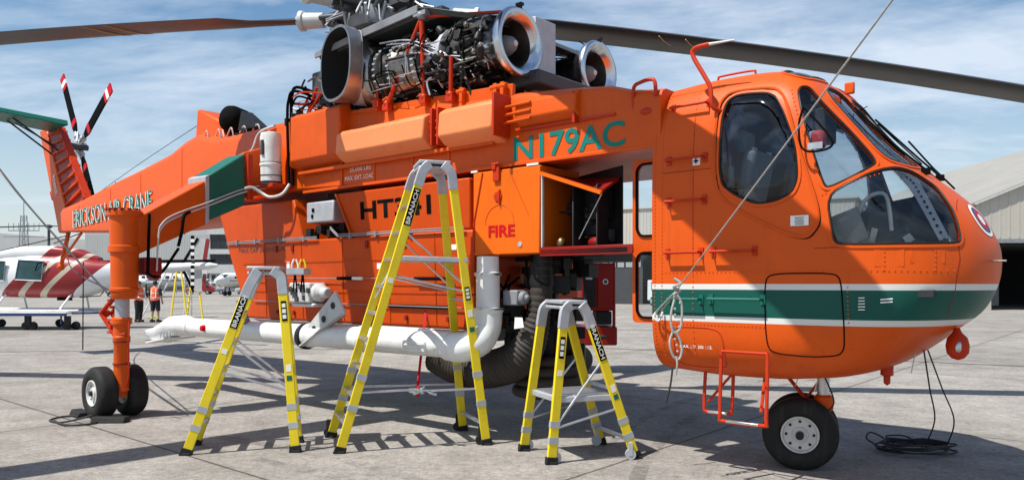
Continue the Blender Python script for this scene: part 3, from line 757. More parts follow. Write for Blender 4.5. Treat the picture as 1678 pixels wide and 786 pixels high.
for s_ in (1, -1):
    ib_ = MB(); bd = []
    for k in range(13):
        t = k / 12; a = (-1.02 - .27 * t, 2.49 - .50 * t ** 1.3); c0 = onhull(a[0], a[1], s_, -.03); c1 = onhull(a[0] + .055, a[1] - .02, s_, -.03); bd += [c0, c1]
        ib_.lathe(c0.lerp(c1, .5) + V(0, .006 * s_, 0), V(-.3, s_, .2), [(0, .011), (.004, .011)], 8)
    bo_ = MB().faces(bd, [(2*k, 2*k + 1, 2*k + 3, 2*k + 2) for k in range(12)]).build('window_inner_band', M_alud, H, solid=(.004, 0))
    tag(ib_.build('band_holes', M_black, bo_))
# ---- cockpit interior
ci = MB().bb(.95, -1.2, -.78, .78, 1.55, 1.60)
ci.build('cockpit_floor', M_inner, H)
for s_ in (1, -1):
    st_ = MB().box((.05, .48 * s_, 2.05), (.46, .46, .12)).box((.30, .48 * s_, 2.42), (.12, .46, .78), Matrix.Rotation(R(-12), 3, 'Y')).box((.36, .48 * s_, 2.90), (.10, .26, .20)).build('pilot_seat', M_seat, H, bevel=.04)
    MB().box((.05, .48 * s_, 1.80), (.38, .36, .40)).build('seat_base', M_dark, st_)
    MB().box((.27, .66 * s_, 2.46), (.03, .05, .72), Matrix.Rotation(R(-12), 3, 'Y')).box((.27, .34 * s_, 2.46), (.03, .05, .72), Matrix.Rotation(R(-12), 3, 'Y')).build('seat_harness', M_white, st_)
    MB().tube(curve([(-.42, .48 * s_, 1.60), (-.46, .48 * s_, 1.95), (-.34, .48 * s_, 2.12), (-.30, .48 * s_, 2.25)], 5), [.018] * 15 + [.026], 8).build('control_stick', M_dark, H)
    MB().tube(curve([(-.60, .70 * s_, 2.0), (-.72, .76 * s_, 2.28), (-.86, .72 * s_, 2.32), (-.90, .7 * s_, 2.05)], 5), .016).build('grab_handle', M_wgrey, H)
MB().box((-.22, .30, 2.88), (.12, .12, .16)).build('red_headrest_cushion', M_redf, H, bevel=.04)
ip = MB().hexa([V(-.62, -.62, 1.6), V(-1.10, -.42, 1.6), V(-1.10, .42, 1.6), V(-.62, .62, 1.6), V(-.72, -.62, 2.26), V(-1.06, -.42, 2.34), V(-1.06, .42, 2.34), V(-.72, .62, 2.26)]).build('instrument_panel', M_inner, H, bevel=.02)
rnd = random.Random(4)
im = MB()
for i in range(26):
    w = rnd.uniform(-.5, .5); z = rnd.uniform(1.75, 2.2); im.lathe((-.62 - (z - 1.6) * .15, w, z), (1, 0, 0), [(0, .035), (.012, .035)], 12)
im.build('instrument_dials', M_wgrey, ip)
MB().box((.05, 0, 3.28), (.55, .36, .10)).box((-.18, 0, 3.05), (.1, .3, .3)).build('overhead_panel', M_dgrey, H, bevel=.02)
ck = MB()
for i in range(30):
    u = rnd.uniform(-1.15, -.62); s_ = rnd.choice((1, -1)); w = rnd.uniform(.45, .78) * (1 + (u + .6) * .55); z = rnd.uniform(1.65, 2.05)
    ck.box((u, w * s_, z), (rnd.uniform(.03, .10), .04, rnd.uniform(.05, .22)), Matrix.Rotation(rnd.uniform(-.7, .7), 3, 'Y'))
ck.build('pedals_and_cables', M_wgrey, H)
MB().box((-.62, .80, 2.08), (.22, .02, .26), Matrix.Rotation(.35, 3, 'Y')).build('map_case', M_grey, H)
MB().box((.33, .84, 2.55), (.05, .05, .20)).build('fire_bottle', M_alud, H, bevel=.015)

# ---- rear crew door standing open behind the cabin side
od = MB()
D0, D1 = 1.325, .72
Z0, Z1 = 1.285, 2.80
DW = .80
def rrect(u0, u1, z0, z1, r, n=5):
    P = []
    for cxx, cz, a0 in ((u0 - r, z1 - r, 0), (u1 + r, z1 - r, 90), (u1 + r, z0 + r, 180), (u0 - r, z0 + r, 270)):
        for k in range(n + 1):
            a = R(a0 + 90 * k / n); P.append(Vector((cxx + r * math.cos(a), cz + r * math.sin(a))))
    return P
outer = rrect(D0, D1, Z0, Z1, .04, 3)
holes = [rrect(D0 - .05, D1 + .05, 2.09, 2.755, .08), rrect(D0 - .05, D1 + .05, 1.335, 1.935, .08)]
vs = list(outer); es = [(i, (i + 1) % len(outer)) for i in range(len(outer))]
for h in holes:
    k = len(vs); vs += h; es += [(k + i, k + (i + 1) % len(h)) for i in range(len(h))]
vo, _, fo, *_ = delaunay_2d_cdt(vs, es, [], 0, 1e-6)
keep = [f for f in fo if inpoly(sum((vo[i] for i in f), Vector((0, 0))) / 3, outer) and not any(inpoly(sum((vo[i] for i in f), Vector((0, 0))) / 3, h) for h in holes)]
od.faces([V(v.x, DW, v.y) for v in vo], keep)
dr = od.build('crew_door', M_or, H, solid=(.03, 0))
for h in holes:
    MB().faces([V(p.x, DW - .008, p.y) for p in h], [tuple(range(len(h)))]).build('window_pane', M_glass2, dr)
    MB().tube([V(p.x, DW + .01, p.y) for p in h], .011, 6, closed=True).build('window_seal', M_black, dr)

# ---- main beam fuselage
bs = [(.93, .97, 2.87, 3.40), (1.25, .97, 2.87, 3.44), (1.50, .97, 2.87, 3.52), (1.9, .96, 2.87, 3.57), (2.85, .95, 2.87, 3.66), (5.0, .95, 2.87, 3.84), (6.5, .93, 2.93, 3.93), (7.4, .86, 2.93, 3.97), (8.4, .74, 2.90, 4.0)]
def loft(secs, chamf=.10):
    mb = MB(); rings = []
    for (u, w, z0, z1) in secs:
        c = min(chamf, w * .4)
        rings.append([V(u, w, z0 + .02), V(u, w, z1 - c), V(u, w - c * .35, z1 - c * .3), V(u, w - c, z1), V(u, -w + c, z1), V(u, -w + c * .35, z1 - c * .3), V(u, -w, z1 - c), V(u, -w, z0 + .02), V(u, -w + .03, z0), V(u, w - .03, z0)])
    n = 10; vs = [p for r in rings for p in r]; fs = [tuple(range(n))[::-1], tuple(range(len(vs) - n, len(vs)))]
    for i in range(len(rings) - 1):
        for k in range(n): fs.append((i*n + k, i*n + (k+1) % n, (i+1)*n + (k+1) % n, (i+1)*n + k))
    return mb.faces(vs, fs)
beam = loft(bs).build('fuselage_beam', M_or, H, smooth=30)
bt = MB()
for u in (3.6, 4.2, 4.9, 5.55): bt.bb(u, u + .03, .935, .965, 2.90, 3.45)
bt.bb(1.0, 6.4, .95, .975, 2.865, 2.90)
bt.build('beam_ribs', M_or, H, bevel=.004)
text('N179AC', (2.66, .9555, 2.915), (-1.36, .019, 0), (0, 0, 1), 1.36, .245, M_letter, H, bold=.02)
text('25,000 LBS', (5.40, .9535, 3.055), (-1, 0, 0), (0, 0, 1), .42, .055, M_offw, H)
text('MAX. EXT. LOAD', (5.50, .9535, 2.955), (-1, 0, 0), (0, 0, 1), .58, .055, M_offw, H)
# side fairings
def fairing(u0, u1, z0, z1, w0, w1, name='side_fairing', m=M_salmon, c=.10):
    P = [V(u0, w0, z0 - .05), V(u0, w1 - c, z0), V(u0, w1, z0 + c * .8), V(u0, w1 - .02, z1 - c * .5), V(u0, w1 - c, z1), V(u0, w0, z1 + .03)]
    return MB().prism(P, (u1 - u0, 0, 0)).build(name, m, H, smooth=50, bevel=.02)
for s_ in (1,):
    fairing(5.42, 3.82, 3.19, 3.56, .93, 1.17)
    fairing(3.56, 2.76, 3.17, 3.56, .93, 1.19)
    fairing(2.58, 1.82, 3.27, 3.52, .93, 1.05, c=.06, m=M_or)
    fairing(6.52, 5.44, 3.22, 3.93, .90, 1.10, c=.09, m=M_or)
MB().hexa([V(6.52, .90, 3.22), V(6.72, .90, 3.22), V(6.72, .92, 3.22), V(6.52, 1.10, 3.24), V(6.52, .90, 3.93), V(6.72, .90, 3.93), V(6.72, .92, 3.93), V(6.52, 1.08, 3.90)]).build('fairing_end', M_or2, H, bevel=.01)
rl = MB()
for z in (3.30, 3.38, 3.46): rl.tube([(2.78, 1.05, z), (2.36, 1.05, z + .01)], .016).tube([(3.86, 1.06, z), (3.52, 1.06, z)], .016)
rl.build('cable_conduits', M_or, H)
MB().bb(6.45, 2.9, .95, 1.02, 3.115, 3.16).build('fairing_ledge', M_or, H, bevel=.008)
gb_ = MB()
for u in (3.72, 3.62): gb_.bb(u, u + .03, .94, 1.12, 3.18, 3.60)
gb_.bb(2.74, 2.71, .94, 1.21, 3.16, 3.60).build('fairing_bracket', M_red, H, bevel=.006)
MB().bb(1.86, 1.83, .95, 1.03, 3.20, 3.50).bb(2.60, 1.4, .96, .985, 3.21, 3.235).build('seam_channel', M_red, H)
# deck edge with hinge blocks along the top
de = MB()
for u, z in ((3.4, 3.72), (3.56, 3.74), (4.0, 3.78), (4.65, 3.82), (4.85, 3.84), (2.9, 3.68), (2.80, 3.68)):
    de.box((u, .94, z), (.05, .10, .16)).lathe((u - .05, .97, z + .04), (1, 0, 0), [(0, .028), (.12, .028)], 10)
de.box((4.55, .90, 3.745), (3.7, .05, .14), Matrix.Rotation(R(-2.4), 3, 'Y')).build('deck_hinges', M_or, H, bevel=.006)
# ---- fire locker and open equipment bay
lk = MB().bb(3.20, 2.285, .30, .995, 1.95, 2.84).build('fire_locker', M_or2, H, bevel=.012)
text('FIRE', (2.975, .998, 2.135), (-1, 0, 0), (0, 0, 1), .37, .125, M_fire, lk, bold=.03)
MB().tube([(3.185, .999, 2.30), (3.06, .999, 2.83)], .009, 5).tube([(3.185, .999, 2.30), (3.185, .999, 1.97)], .012, 5).tube([(2.69, .998, 2.83), (2.42, .998, 2.33)], .003, 4).build('locker_strap', M_red, lk)
arc = [V(2.82 + .20 * math.cos(R(a)), .996, 2.27 + .20 * math.sin(R(a))) for a in range(0, 181, 12)]
MB().tube(arc, .003, 4).build('hatch_arc', M_red, lk)
MB().lathe((2.84, 1.0, 2.56), (0, 1, 0), [(0, .055), (.01, .05), (.012, .0001)], 18).box((2.81, 1.01, 2.55), (.012, .02, .16)).build('latch_handle', M_red, lk)
MB().box((2.85, 1.01, 2.80), (.085, .03, .16)).box((2.87, 1.02, 2.87), (.05, .04, .06)).lathe((2.90, 1.03, 2.90), (-1, 0, 0), [(0, .014), (.10, .014)], 8).build('latch_plate', M_red, lk, bevel=.004)
MB().lathe((2.54, .997, 2.05), (0, 1, 0), [(0, .03), (.006, .028), (.007, .0001)], 8).build('plug', M_alud, lk)
MB().bb(2.45, 2.30, .985, 1.0, 2.842, 2.862).bb(3.23, 3.14, .985, 1.0, 2.842, 2.862).build('locker_hinge', M_offw, lk)
bay = MB().prism([V(2.28, .30, 1.97), V(1.50, .68, 1.97), V(1.50, .70, 1.97), V(2.28, .33, 1.97)], (0, 0, .82)).prism([V(2.28, .31, 1.93), V(2.28, 1.0, 1.93), V(1.25, 1.0, 1.93), V(1.25, .90, 1.93), V(1.50, .70, 1.93)], (0, 0, .06)).build('equipment_bay', M_dark, H, bevel=.006)
MB().bb(2.27, 2.255, .96, .99, 2.0, 2.74).build('bay_seal', M_wgrey, bay)
ld = MB().hexa([V(2.26, .35, 2.72), V(1.52, .72, 2.64), V(1.52, 1.05, 2.48), V(2.26, 1.0, 2.735), V(2.26, .35, 2.76), V(1.52, .72, 2.68), V(1.52, 1.05, 2.505), V(2.26, 1.0, 2.765)]).build('bay_lid', M_dred, bay, bevel=.005)
MB().bar((2.26, 1.01, 2.75), (1.50, 1.06, 2.492), .035, .03).build('lid_edge', M_or2, bay)
MB().tube([(1.56, .96, 2.50), (1.84, .94, 2.08)], .006).build('lid_stay', M_alu, bay)
ib = MB()
for i in range(14):
    u = rnd.uniform(1.65, 2.15); w = .42 + (2.15 - u) * .5 + rnd.uniform(0, .15); z = rnd.uniform(2.05, 2.5)
    ib.box((u, w, z), (rnd.uniform(.08, .3), .12, rnd.uniform(.1, .3)))
for u in (1.62, 1.9): ib.bb(u, u + .02, .75, .95, 2.0, 2.6)
ib.bb(1.62, 2.2, .7, .8, 2.36, 2.38).build('stowed_gear', M_dark, bay, bevel=.01)
MB().bb(2.28, 1.20, .985, 1.0, 1.92, 2.01).build('bay_sill', M_dred, bay, bevel=.004)
MB().ball((2.16, .80, 2.05), .05, sc=(1, 1, 1.3)).build('yellow_bag', M_brass, bay)
MB().ball((1.75, .75, 2.05), .07, sc=(1.6, 1, .9)).build('red_bag', M_dred, bay)

# ---- water tank (two shoulders above a long hull)
tk = MB()
def slab8(a0, a1, b0, b1, w0, w1, z0, z1):   # u range a at bottom, b at top; half width w0 bottom, w1 top
    return [V(a0, -w0, z0), V(a1, -w0, z0), V(a1, w0, z0), V(a0, w0, z0), V(b0, -w1, z1), V(b1, -w1, z1), V(b1, w1, z1), V(b0, w1, z1)]
tk.hexa(slab8(7.82, 3.22, 8.36, 3.20, .96, 1.0, 1.14, 2.235))
tank = tk.build('water_tank', M_tank, H, bevel=.03)
MB().hexa(slab8(5.32, 3.26, 5.62, 3.26, .97, 1.0, 2.24, 2.80)).build('tank_shoulder', M_tank, tank, bevel=.02)
MB().hexa(slab8(8.34, 6.35, 8.66, 6.62, 1.0, .97, 2.24, 2.80)).build('tank_shoulder', M_tank, tank, bevel=.02)
MB().hexa([V(5.325, .955, 2.262), V(5.30, .955, 2.262), V(5.30, 1.012, 2.262), V(5.325, 1.012, 2.262), V(5.64, .955, 2.795), V(5.60, .955, 2.795), V(5.60, 1.012, 2.795), V(5.64, 1.012, 2.795)]).build('tank_flange', M_tank, tank)
MB().bb(5.6, 3.3, .4, .6, 2.80, 2.87).build('tank_gap_packing', M_dark, tank)
MB().hexa(slab8(7.4, 3.4, 7.71, 3.22, .72, .963, .98, 1.137)).build('tank_keel', M_wgrey, tank, bevel=.01)
text('HT341', (5.14, .9835, 2.44), (-1, 0, 0), (0, .0536, 1), 1.27, .225, M_black, tank, bold=.025)
text('MAX CAP 2650 US GAL', (7.98, .998, 2.10), (-1, 0, 0), (0, .0365, 1), 1.22, .07, M_dgrey, tank)
pl_ = MB()
for z, r in ((2.262, .007), (2.238, .009)):
    pl_.tube([(8.3, 1.02, z), (7.0, 1.03, z), (6.0, 1.03, z)], r).tube([(5.75, 1.0, z + .12), (5.55, 1.03, z + .01), (3.3, 1.03, z)], r)
for u in (8.0, 7.5, 6.9, 6.3, 5.3, 4.8, 4.2, 3.6): pl_.box((u, 1.02, 2.25), (.03, .04, .07))
pl_.build('tank_pipes', M_grey, tank)
MB().tube([(7.6, 1.02, 1.73), (3.3, 1.03, 1.70)], .005).tube([(7.6, .99, 1.40), (3.3, 1.0, 1.38)], .007).build('tank_rods', M_grey, tank)
MB().tube([(5.55, 1.03, 1.715), (5.25, 1.03, 1.712)], .022).tube([(4.1, 1.03, 1.705), (3.5, 1.03, 1.70)], .02).build('rod_sleeve', M_black, tank)
MB().tube([(5.24, 1.03, 1.712), (5.05, 1.03, 1.71)], .02).build('rod_sleeve', M_offw, tank)
MB().bb(4.6, 3.5, .985, 1.0, 1.36, 1.40).build('door_actuator_bar', M_black, tank)
wsm = MB()
for u in (7.3, 6.4, 5.5, 4.6, 3.8): wsm.tube([(u - .0, .966, 1.18), (u, 1.0025, 2.22)], .006, 5)
for z in (1.55, 1.95): wsm.tube([(7.9, .975 + (z - 1.14) * .036, z), (3.24, .975 + (z - 1.14) * .036, z)], .004, 5)
wsm.build('weld_seam', M_tank, tank)
lt = MB()
for u in (7.0, 6.6, 5.0, 4.3, 3.6): lt.box((u, 1.006, 2.13), (.05, .02, .09)).box((u, .985, 1.25), (.04, .02, .06))
lt.build('tank_latch', M_dred, tank, bevel=.004)
MB().box((4.75, .988, 1.86), (.14, .004, .07)).box((3.50, .995, 2.05), (.09, .004, .06)).box((6.72, .990, 1.90), (.07, .004, .10)).build('tank_placard', M_offw, tank)
MB().box((6.08, .78, 2.60), (.60, .3, .28)).build('junction_box', M_alud, H, bevel=.02)
MB().box((6.22, .935, 2.63), (.05, .01, .05)).box((6.24, .935, 2.55), (.04, .01, .05)).build('box_labels', M_black, H)
mt = MB()
for i in range(16):
    u = rnd.uniform(5.75, 6.3); mt.box((u, rnd.uniform(.6, .98), rnd.uniform(2.27, 2.42)), (rnd.uniform(.03, .12), .06, rnd.uniform(.04, .12)))
mt.bb(6.35, 5.6, .0, .6, 2.25, 2.9).build('valve_gear', M_dark, H)
pm = MB().box((6.08, 1.12, 1.53), (.46, .26, .26)).lathe((6.38, 1.12, 1.53), (-1, 0, 0), [(0, .12), (.6, .12), (.66, .07), (.76, .07)], 18).box((6.05, 1.12, 1.37), (.5, .2, .05)).build('foam_pump', M_wgrey, H, bevel=.02)
pm2 = MB()
for i in range(12): pm2.box((rnd.uniform(5.85, 6.3), 1.26, rnd.uniform(1.42, 1.64)), (rnd.uniform(.03, .08), .03, rnd.uniform(.03, .07)))
pm2.build('pump_fittings', M_dgrey, pm)
# ---- snorkel: white pipe along the tank with elbow and riser, brown suction hose
PW = 1.33
sn = MB().lathe((8.75, PW, .985), (-1, 0, .004), [(0, .135), (3.0, .135), (3.02, .15), (3.10, .15), (3.12, .138), (4.05, .14), (4.07, .155), (4.14, .155), (4.16, .14), (5.55, .14)], 28).build('snorkel_pipe', M_white, H)
sc_ = []
for k in range(9):
    a = R(200 + 20 * k)
scoop = MB()
prof = [(8.72, .135, 0), (9.0, .16, .02), (9.3, .20, .03), (9.55, .22, .0), (9.95, .17, -.05)]
vsS = []; nS = 18
for (u, r, dz) in prof:
    for k in range(nS):
        a = 2 * PI * k / nS; zz = math.sin(a) * r
        if u > 9.2 and zz > .02: zz = .02 + (zz - .02) * (.15 if u > 9.4 else .6)
        vsS.append(V(u + (.05 * (k % 2) if u > 9.4 and a < PI else 0), PW + math.cos(a) * r * 1.05, .985 + dz + zz - (u > 9.4) * .06))
fsS = [(i*nS + k, i*nS + (k+1) % nS, (i+1)*nS + (k+1) % nS, (i+1)*nS + k) for i in range(4) for k in range(nS)] + [tuple(range(4*nS, 5*nS))]
scoop.faces(vsS, fsS).build('snorkel_scoop', M_white, H, smooth=30)
MB().prism([V(9.15, PW - .25, .80), V(9.15, PW + .26, .80), V(9.85, PW + .22, .70), V(10.0, PW, .68), V(9.85, PW - .2, .70)], (0, 0, .02)).build('scoop_lip', M_white, H)
tth = MB()
for k in range(4): tth.prism([V(9.42 - k*.10, PW + .20, .90), V(9.34 - k*.10, PW + .20, .90), V(9.34 - k * .10, PW + .21, .80)], (0, .012, 0))
tth.build('scoop_teeth', M_alu, H)
el = [V(3.25, PW, .985), V(3.08, PW - .02, .985), V(2.97, PW - .07, 1.01), V(2.91, PW - .15, 1.08), V(2.90, PW - .22, 1.20), V(2.90, PW - .24, 1.36)]
MB().tube(curve(el, 5), [.145] * 3 + [.155] * 22 + [.15], 26).build('elbow', M_white, H)
rs = MB().lathe((2.90, PW - .24, 1.34), (0, 0, 1), [(0, .155), (.02, .165), (.05, .165), (.06, .125), (.38, .125), (.39, .14), (.42, .14), (.43, .118), (.59, .115)], 28).build('riser_pipe', M_white, H)
MB().lathe((2.90, PW - .24, 1.73), (0, 0, 1), [(0, .145), (.03, .145)], 24).lathe((2.90, PW - .24, 1.375), (0, 0, 1), [(0, .17), (.02, .17)], 24).build('pipe_clamp', M_alu, rs)
# drilled mounting brackets
def bracket(u0, v0, u1, v1, w, wd, name='pipe_bracket', m=M_wgrey):
    a, b = V(u0, w, v0), V(u1, w + .05, v1); t = (b - a).normalized(); s = t.cross(V(0, 1, 0)).normalized()
    o = MB().prism([a - s * wd, a + s * wd, b + s * wd * .45, b - s * wd * .45], (0, .03, 0)).prism([a - s * wd, a - s * (wd - .015), b - s * (wd * .45 - .015), b - s * wd * .45], (0, .11, 0)).build(name, m, H, bevel=.004)
    hh = MB()
    for t_ in (.15, .42, .68):
        c = a.lerp(b, t_); hh.lathe(c + V(0, .031, 0) + s * (wd * .25 if t_ < .3 else 0), (0, 1, 0), [(0, .042), (.004, .042)], 18)
    hh.build('lightening_hole', M_dark, o)
    return o
bracket(5.02, 1.42, 5.72, .93, 1.36, .17)
bracket(7.45, 1.30, 7.1, 1.05, 1.30, .14, m=M_grey)
MB().lathe((5.82, PW, .982), (-1, 0, 0), [(0, .165), (.06, .165)], 26).build('pipe_band', M_dark, H)
MB().box((3.62, PW + .14, .98), (.36, .05, .12)).box((3.62, PW + .16, .98), (.26, .04, .05)).box((3.9, PW + .02, 1.14), (.9, .05, .05)).build('latch_block', M_white, H, bevel=.012)
MB().lathe((8.15, PW + .13, 1.0), (0, 1, 0), [(0, .05), (.05, .04), (.06, .0001)], 12).build('red_knob', M_fire, H)
hs = curve([(2.45, .75, 2.0), (2.46, .76, 1.45), (2.58, .76, 1.05), (2.86, .74, .80), (3.35, .70, .68), (3.75, .70, .70), (4.05, .70, .80)], 8)
hm_ = MB(); rad = []
for i, p in enumerate(hs): rad.append(.118 if i < 10 else min(.20, .118 + .007 * (i - 10)))
hp_, hr_ = [], []
for i in range(len(hs) - 1):
    for k in range(3):
        hp_.append(hs[i].lerp(hs[i + 1], k / 3)); hr_.append((rad[i] + (rad[i + 1] - rad[i]) * k / 3) * (1.06 if k == 1 else .97))
hm_.tube(hp_, hr_, 22).build('suction_hose', M_hose, H, smooth=60)
MB().lathe((2.45, .755, 1.62), (0, 0, 1), [(0, .125), (.05, .13), (.10, .125), (.32, .12)], 22).build('hose_collar', M_dark, H)
for k in range(4):
    z = .46 + .115 * k; MB().tube([(2.75 + (.36 - .02 * k) * math.cos(2*PI*a/26), .25 + (.34 - .02 * k) * math.sin(2*PI*a/26), z) for a in range(26)], .062, 12, closed=True).build('coiled_hose', M_hose, H, smooth=60)
MB().tube([(2.75, .25, .50), (2.75, .25, 1.4)], .16, 20).build('hose_reel', M_dark, H)
us = MB()
for i in range(34):
    u = rnd.uniform(2.3, 3.15); w = rnd.uniform(.0, .55); z = rnd.uniform(1.25, 1.9)
    us.box((u, w, z), (rnd.uniform(.04, .2), rnd.uniform(.04, .2), rnd.uniform(.04, .25)), Matrix.Rotation(rnd.uniform(0, 1), 3, 'Z'))
for i in range(26):
    us.box((rnd.uniform(2.6, 3.2), rnd.uniform(-.1, .5), rnd.uniform(.85, 1.4)), (rnd.uniform(.08, .3), rnd.uniform(.08, .25), rnd.uniform(.08, .3)), Matrix.Rotation(rnd.uniform(0, 1), 3, 'Z'))
us.bb(3.15, 2.2, -.8, .35, 1.9, 2.0)
us.build('underslung_machinery', M_dark, H, bevel=.006)
ug = MB()
for i in range(14):
    p = V(rnd.uniform(2.3, 3.2), rnd.uniform(.6, .9), rnd.uniform(1.5, 1.95)); q = p + V(rnd.uniform(-.4, .4), rnd.uniform(-.1, .1), rnd.uniform(-.5, .1)); ug.tube(curve([p, (p + q) / 2 + V(0, .08, -.08), q], 4), .014)
ug.build('underslung_hoses', M_black, H)
MB().box((2.72, .88, 1.50), (.20, .14, .16)).lathe((2.60, .90, 1.50), (-1, 0, 0), [(0, .07), (.06, .07), (.07, .03), (.10, .03)], 14).build('pump_head', M_grey, H, bevel=.02)
MB().prism([V(2.62, .98, 1.30), V(2.52, .98, 1.30), V(2.50, .98, 1.20), V(2.63, .98, 1.18)], (0, .004, 0)).build('paper_tag', M_offw, H)

# ---- engine deck, engines, exhausts
EV = 4.22
MB().bb(7.2, 2.6, -.62, .62, 3.78, 3.95).bb(7.0, 4.0, -.42, .42, 3.9, 4.72).build('gearbox_pylon', M_dgrey, H, bevel=.03)
MB().bb(2.90, 2.80, .05, .42, 3.62, 4.60).bb(2.92, 2.90, .0, .48, 3.62, 4.64).build('firewall', M_alud, H, bevel=.008)
def plate(P, th, name, m): return MB().prism(P, (0, 0, th)).build(name, m, H, bevel=.006)
MB().prism([V(6.0, 1.02, 4.66), V(5.0, 1.05, 4.74), V(4.0, 1.05, 4.80), V(3.88, 1.05, 4.78), V(3.0, 1.0, 4.50), V(2.95, 1.0, 4.43), V(3.9, 1.0, 4.72), V(6.0, .98, 4.60)], (0, -2.0, 0)).build('work_deck_cowl', M_dgrey, H, bevel=.008)
MB().prism([V(6.0, 1.04, 4.67), V(5.0, 1.06, 4.755), V(4.0, 1.06, 4.82), V(4.0, 1.06, 4.73), V(6.0, 1.04, 4.60)], (0, .025, 0)).build('cowl_edge', M_grey, H, bevel=.004)
def engine(s_):
    y = .75 * s_
    e = MB().lathe((2.95, y, EV), (1, 0, 0), [(.16, .25), (.2, .235), (.55, .23), (.60, .27), (.66, .27), (.72, .235), (1.05, .23), (1.10, .30), (1.2, .31), (1.26, .28), (1.75, .27), (1.8, .31), (1.86, .31), (1.92, .28), (2.2, .30)], 36).build('engine', M_steeld, H)
    MB().lathe((2.72, y, EV), (1, 0, 0), [(.10, .235), (.035, .275), (.008, .315), (.0, .345), (.014, .366), (.045, .376), (.09, .365), (.14, .33), (.20, .29), (.30, .26), (.36, .25)], 56, open_=True).build('intake_bellmouth', M_chrome, e, smooth=70)
    MB().lathe((2.80, y, EV), (1, 0, 0), [(0, .236), (.18, .222), (.33, .215)], 40, open_=True).build('intake_duct', M_steel, e, smooth=70)
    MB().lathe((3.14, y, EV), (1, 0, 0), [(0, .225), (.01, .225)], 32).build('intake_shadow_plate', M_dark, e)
    sp = MB().lathe((2.79, y, EV), (1, 0, 0), [(0, .001), (.015, .035), (.06, .08), (.14, .112), (.34, .125)], 28).build('spinner', M_grey, e, smooth=70)
    MB().lathe((2.782, y, EV), (1, 0, 0), [(0, .001), (.012, .024), (.03, .04)], 20).build('spinner_tip', M_white, sp, smooth=70)
    gv = MB()
    for k in range(20):
        a = 2 * PI * k / 20; d = V(0, math.cos(a), math.sin(a)); gv.bar(V(3.08, y, EV) + d * .10, V(3.08, y, EV) + d * .225, .05, .006, side=(1, 0, 0))
    gv.build('guide_vanes', M_steeld, e)
    MB().lathe((4.05, y, EV), (1, 0, 0), [(0, .31), (.04, .325), (.12, .325), (.15, .30), (.42, .315), (.45, .33), (.50, .33), (.55, .30)], 40).build('combustion_casing', M_steel, e)
    MB().lathe((4.72, y, EV), (1, 0, 0), [(0, .28), (.03, .335), (.07, .335), (.09, .31), (.2, .31), (.22, .34), (.25, .34), (.3, .33)], 40).build('turbine_casing', M_steel, e)
    MB().lathe((3.62, y, EV), (1, 0, 0), [(0, .26), (.03, .335), (.08, .335), (.10, .30), (.40, .235), (.43, .30)], 36).build('diffuser_casing', M_alud, e)
    bo = MB()
    for u in (4.09, 4.52, 4.77, 4.95):
        for k in range(30):
            a = 2 * PI * k / 30; bo.box((u, y + math.cos(a) * .335, EV + math.sin(a) * .335), (.05, .02, .02))
    tag(bo.build('casing_bolts', M_alud, e), kind='stuff')
    # exhaust: oval trunk turned outboard and aft
    ax = V(.22, .97 * s_, 0.0).normalized(); up = V(0, 0, 1); sd = ax.cross(up).normalized()
    secs = [(V(4.92, y, EV), V(1, .1 * s_, 0), .33, .33), (V(5.06, y + .04 * s_, EV + .05), V(.95, .35 * s_, 0), .38, .36), (V(5.17, y + .12 * s_, EV + .10), V(.75, .65 * s_, 0), .42, .40), (V(5.24, y + .23 * s_, EV + .13), V(.45, .9 * s_, 0), .435, .42), (V(5.28, y + .35 * s_, EV + .14), ax, .44, .43), (V(5.31, y + .50 * s_, EV + .14), ax, .445, .44)]
    def trunk(name, k0, k1, grow, m, solid):
        mb = MB(); vs = []; n = 40
        for c, t, rv_, rh in secs[k0:k1]:
            t = t.normalized(); sdd = t.cross(up).normalized()
            for k in range(n):
                a = 2 * PI * k / n; ca, sa = math.cos(a), math.sin(a)
                ex = .8
                vs.append(c + sdd * (rh + grow) * math.copysign(abs(ca) ** ex, ca) + up * (rv_ + grow) * math.copysign(abs(sa) ** ex, sa))
        mm = k1 - k0
        mb.faces(vs, [(i*n + k, i*n + (k+1) % n, (i+1)*n + (k+1) % n, (i+1)*n + k) for i in range(mm - 1) for k in range(n)])
        return mb.build(name, m, e, smooth=60, solid=solid)
    M_soot = mat('sooty_exhaust_lining', (.012, .011, .010), .9, var=.3)
    M_exs = mat('exhaust_sheet_steel', (.40, .38, .36), .36, metal=.9, var=.2, nscale=4, dirt=(.22, .10, .05), dirt_amt=.5)
    tr = trunk('exhaust_trunk', 0, 6, 0, [M_exs, M_soot], (.02, 1))
    trunk('exhaust_band', 4, 6, .012, M_exs, (.01, 0))
    trunk('exhaust_band', 2, 4, .010, M_alud, (.006, 0))
    # pipes, wiring, accessories wound round the casing
    r_ = random.Random(11 if s_ > 0 else 12)
    for name, m, cnt, rr in (('oil_pipes', M_alu, 20, (.006, .012)), ('wiring_loom', M_black, 34, (.006, .014)), ('fuel_lines', M_steel, 20, (.006, .012)), ('drain_hoses', M_dark, 14, (.012, .02))):
        mb = MB()
        for i in range(cnt):
            u = r_.uniform(2.98, 4.0) if r_.random() < .75 else r_.uniform(4.0, 4.9); a = r_.uniform(-1.9, 1.3); P = []
            R0 = .285 + r_.uniform(0, .07) + (.05 if u > 3.9 else 0)
            for k in range(r_.randint(3, 6)):
                P.append(V(u, y + math.cos(a) * R0 * s_, EV + math.sin(a) * R0))
                if r_.random() < .55: u = min(4.95, max(2.98, u + r_.uniform(-.35, .45)))
                else: a += r_.uniform(-.8, .8)
                R0 = min(.42, max(.27, R0 + r_.uniform(-.03, .04)))
            mb.tube(curve(P, 4), r_.uniform(*rr), 6)
        mb.build(name, m, e)
    ac = MB()
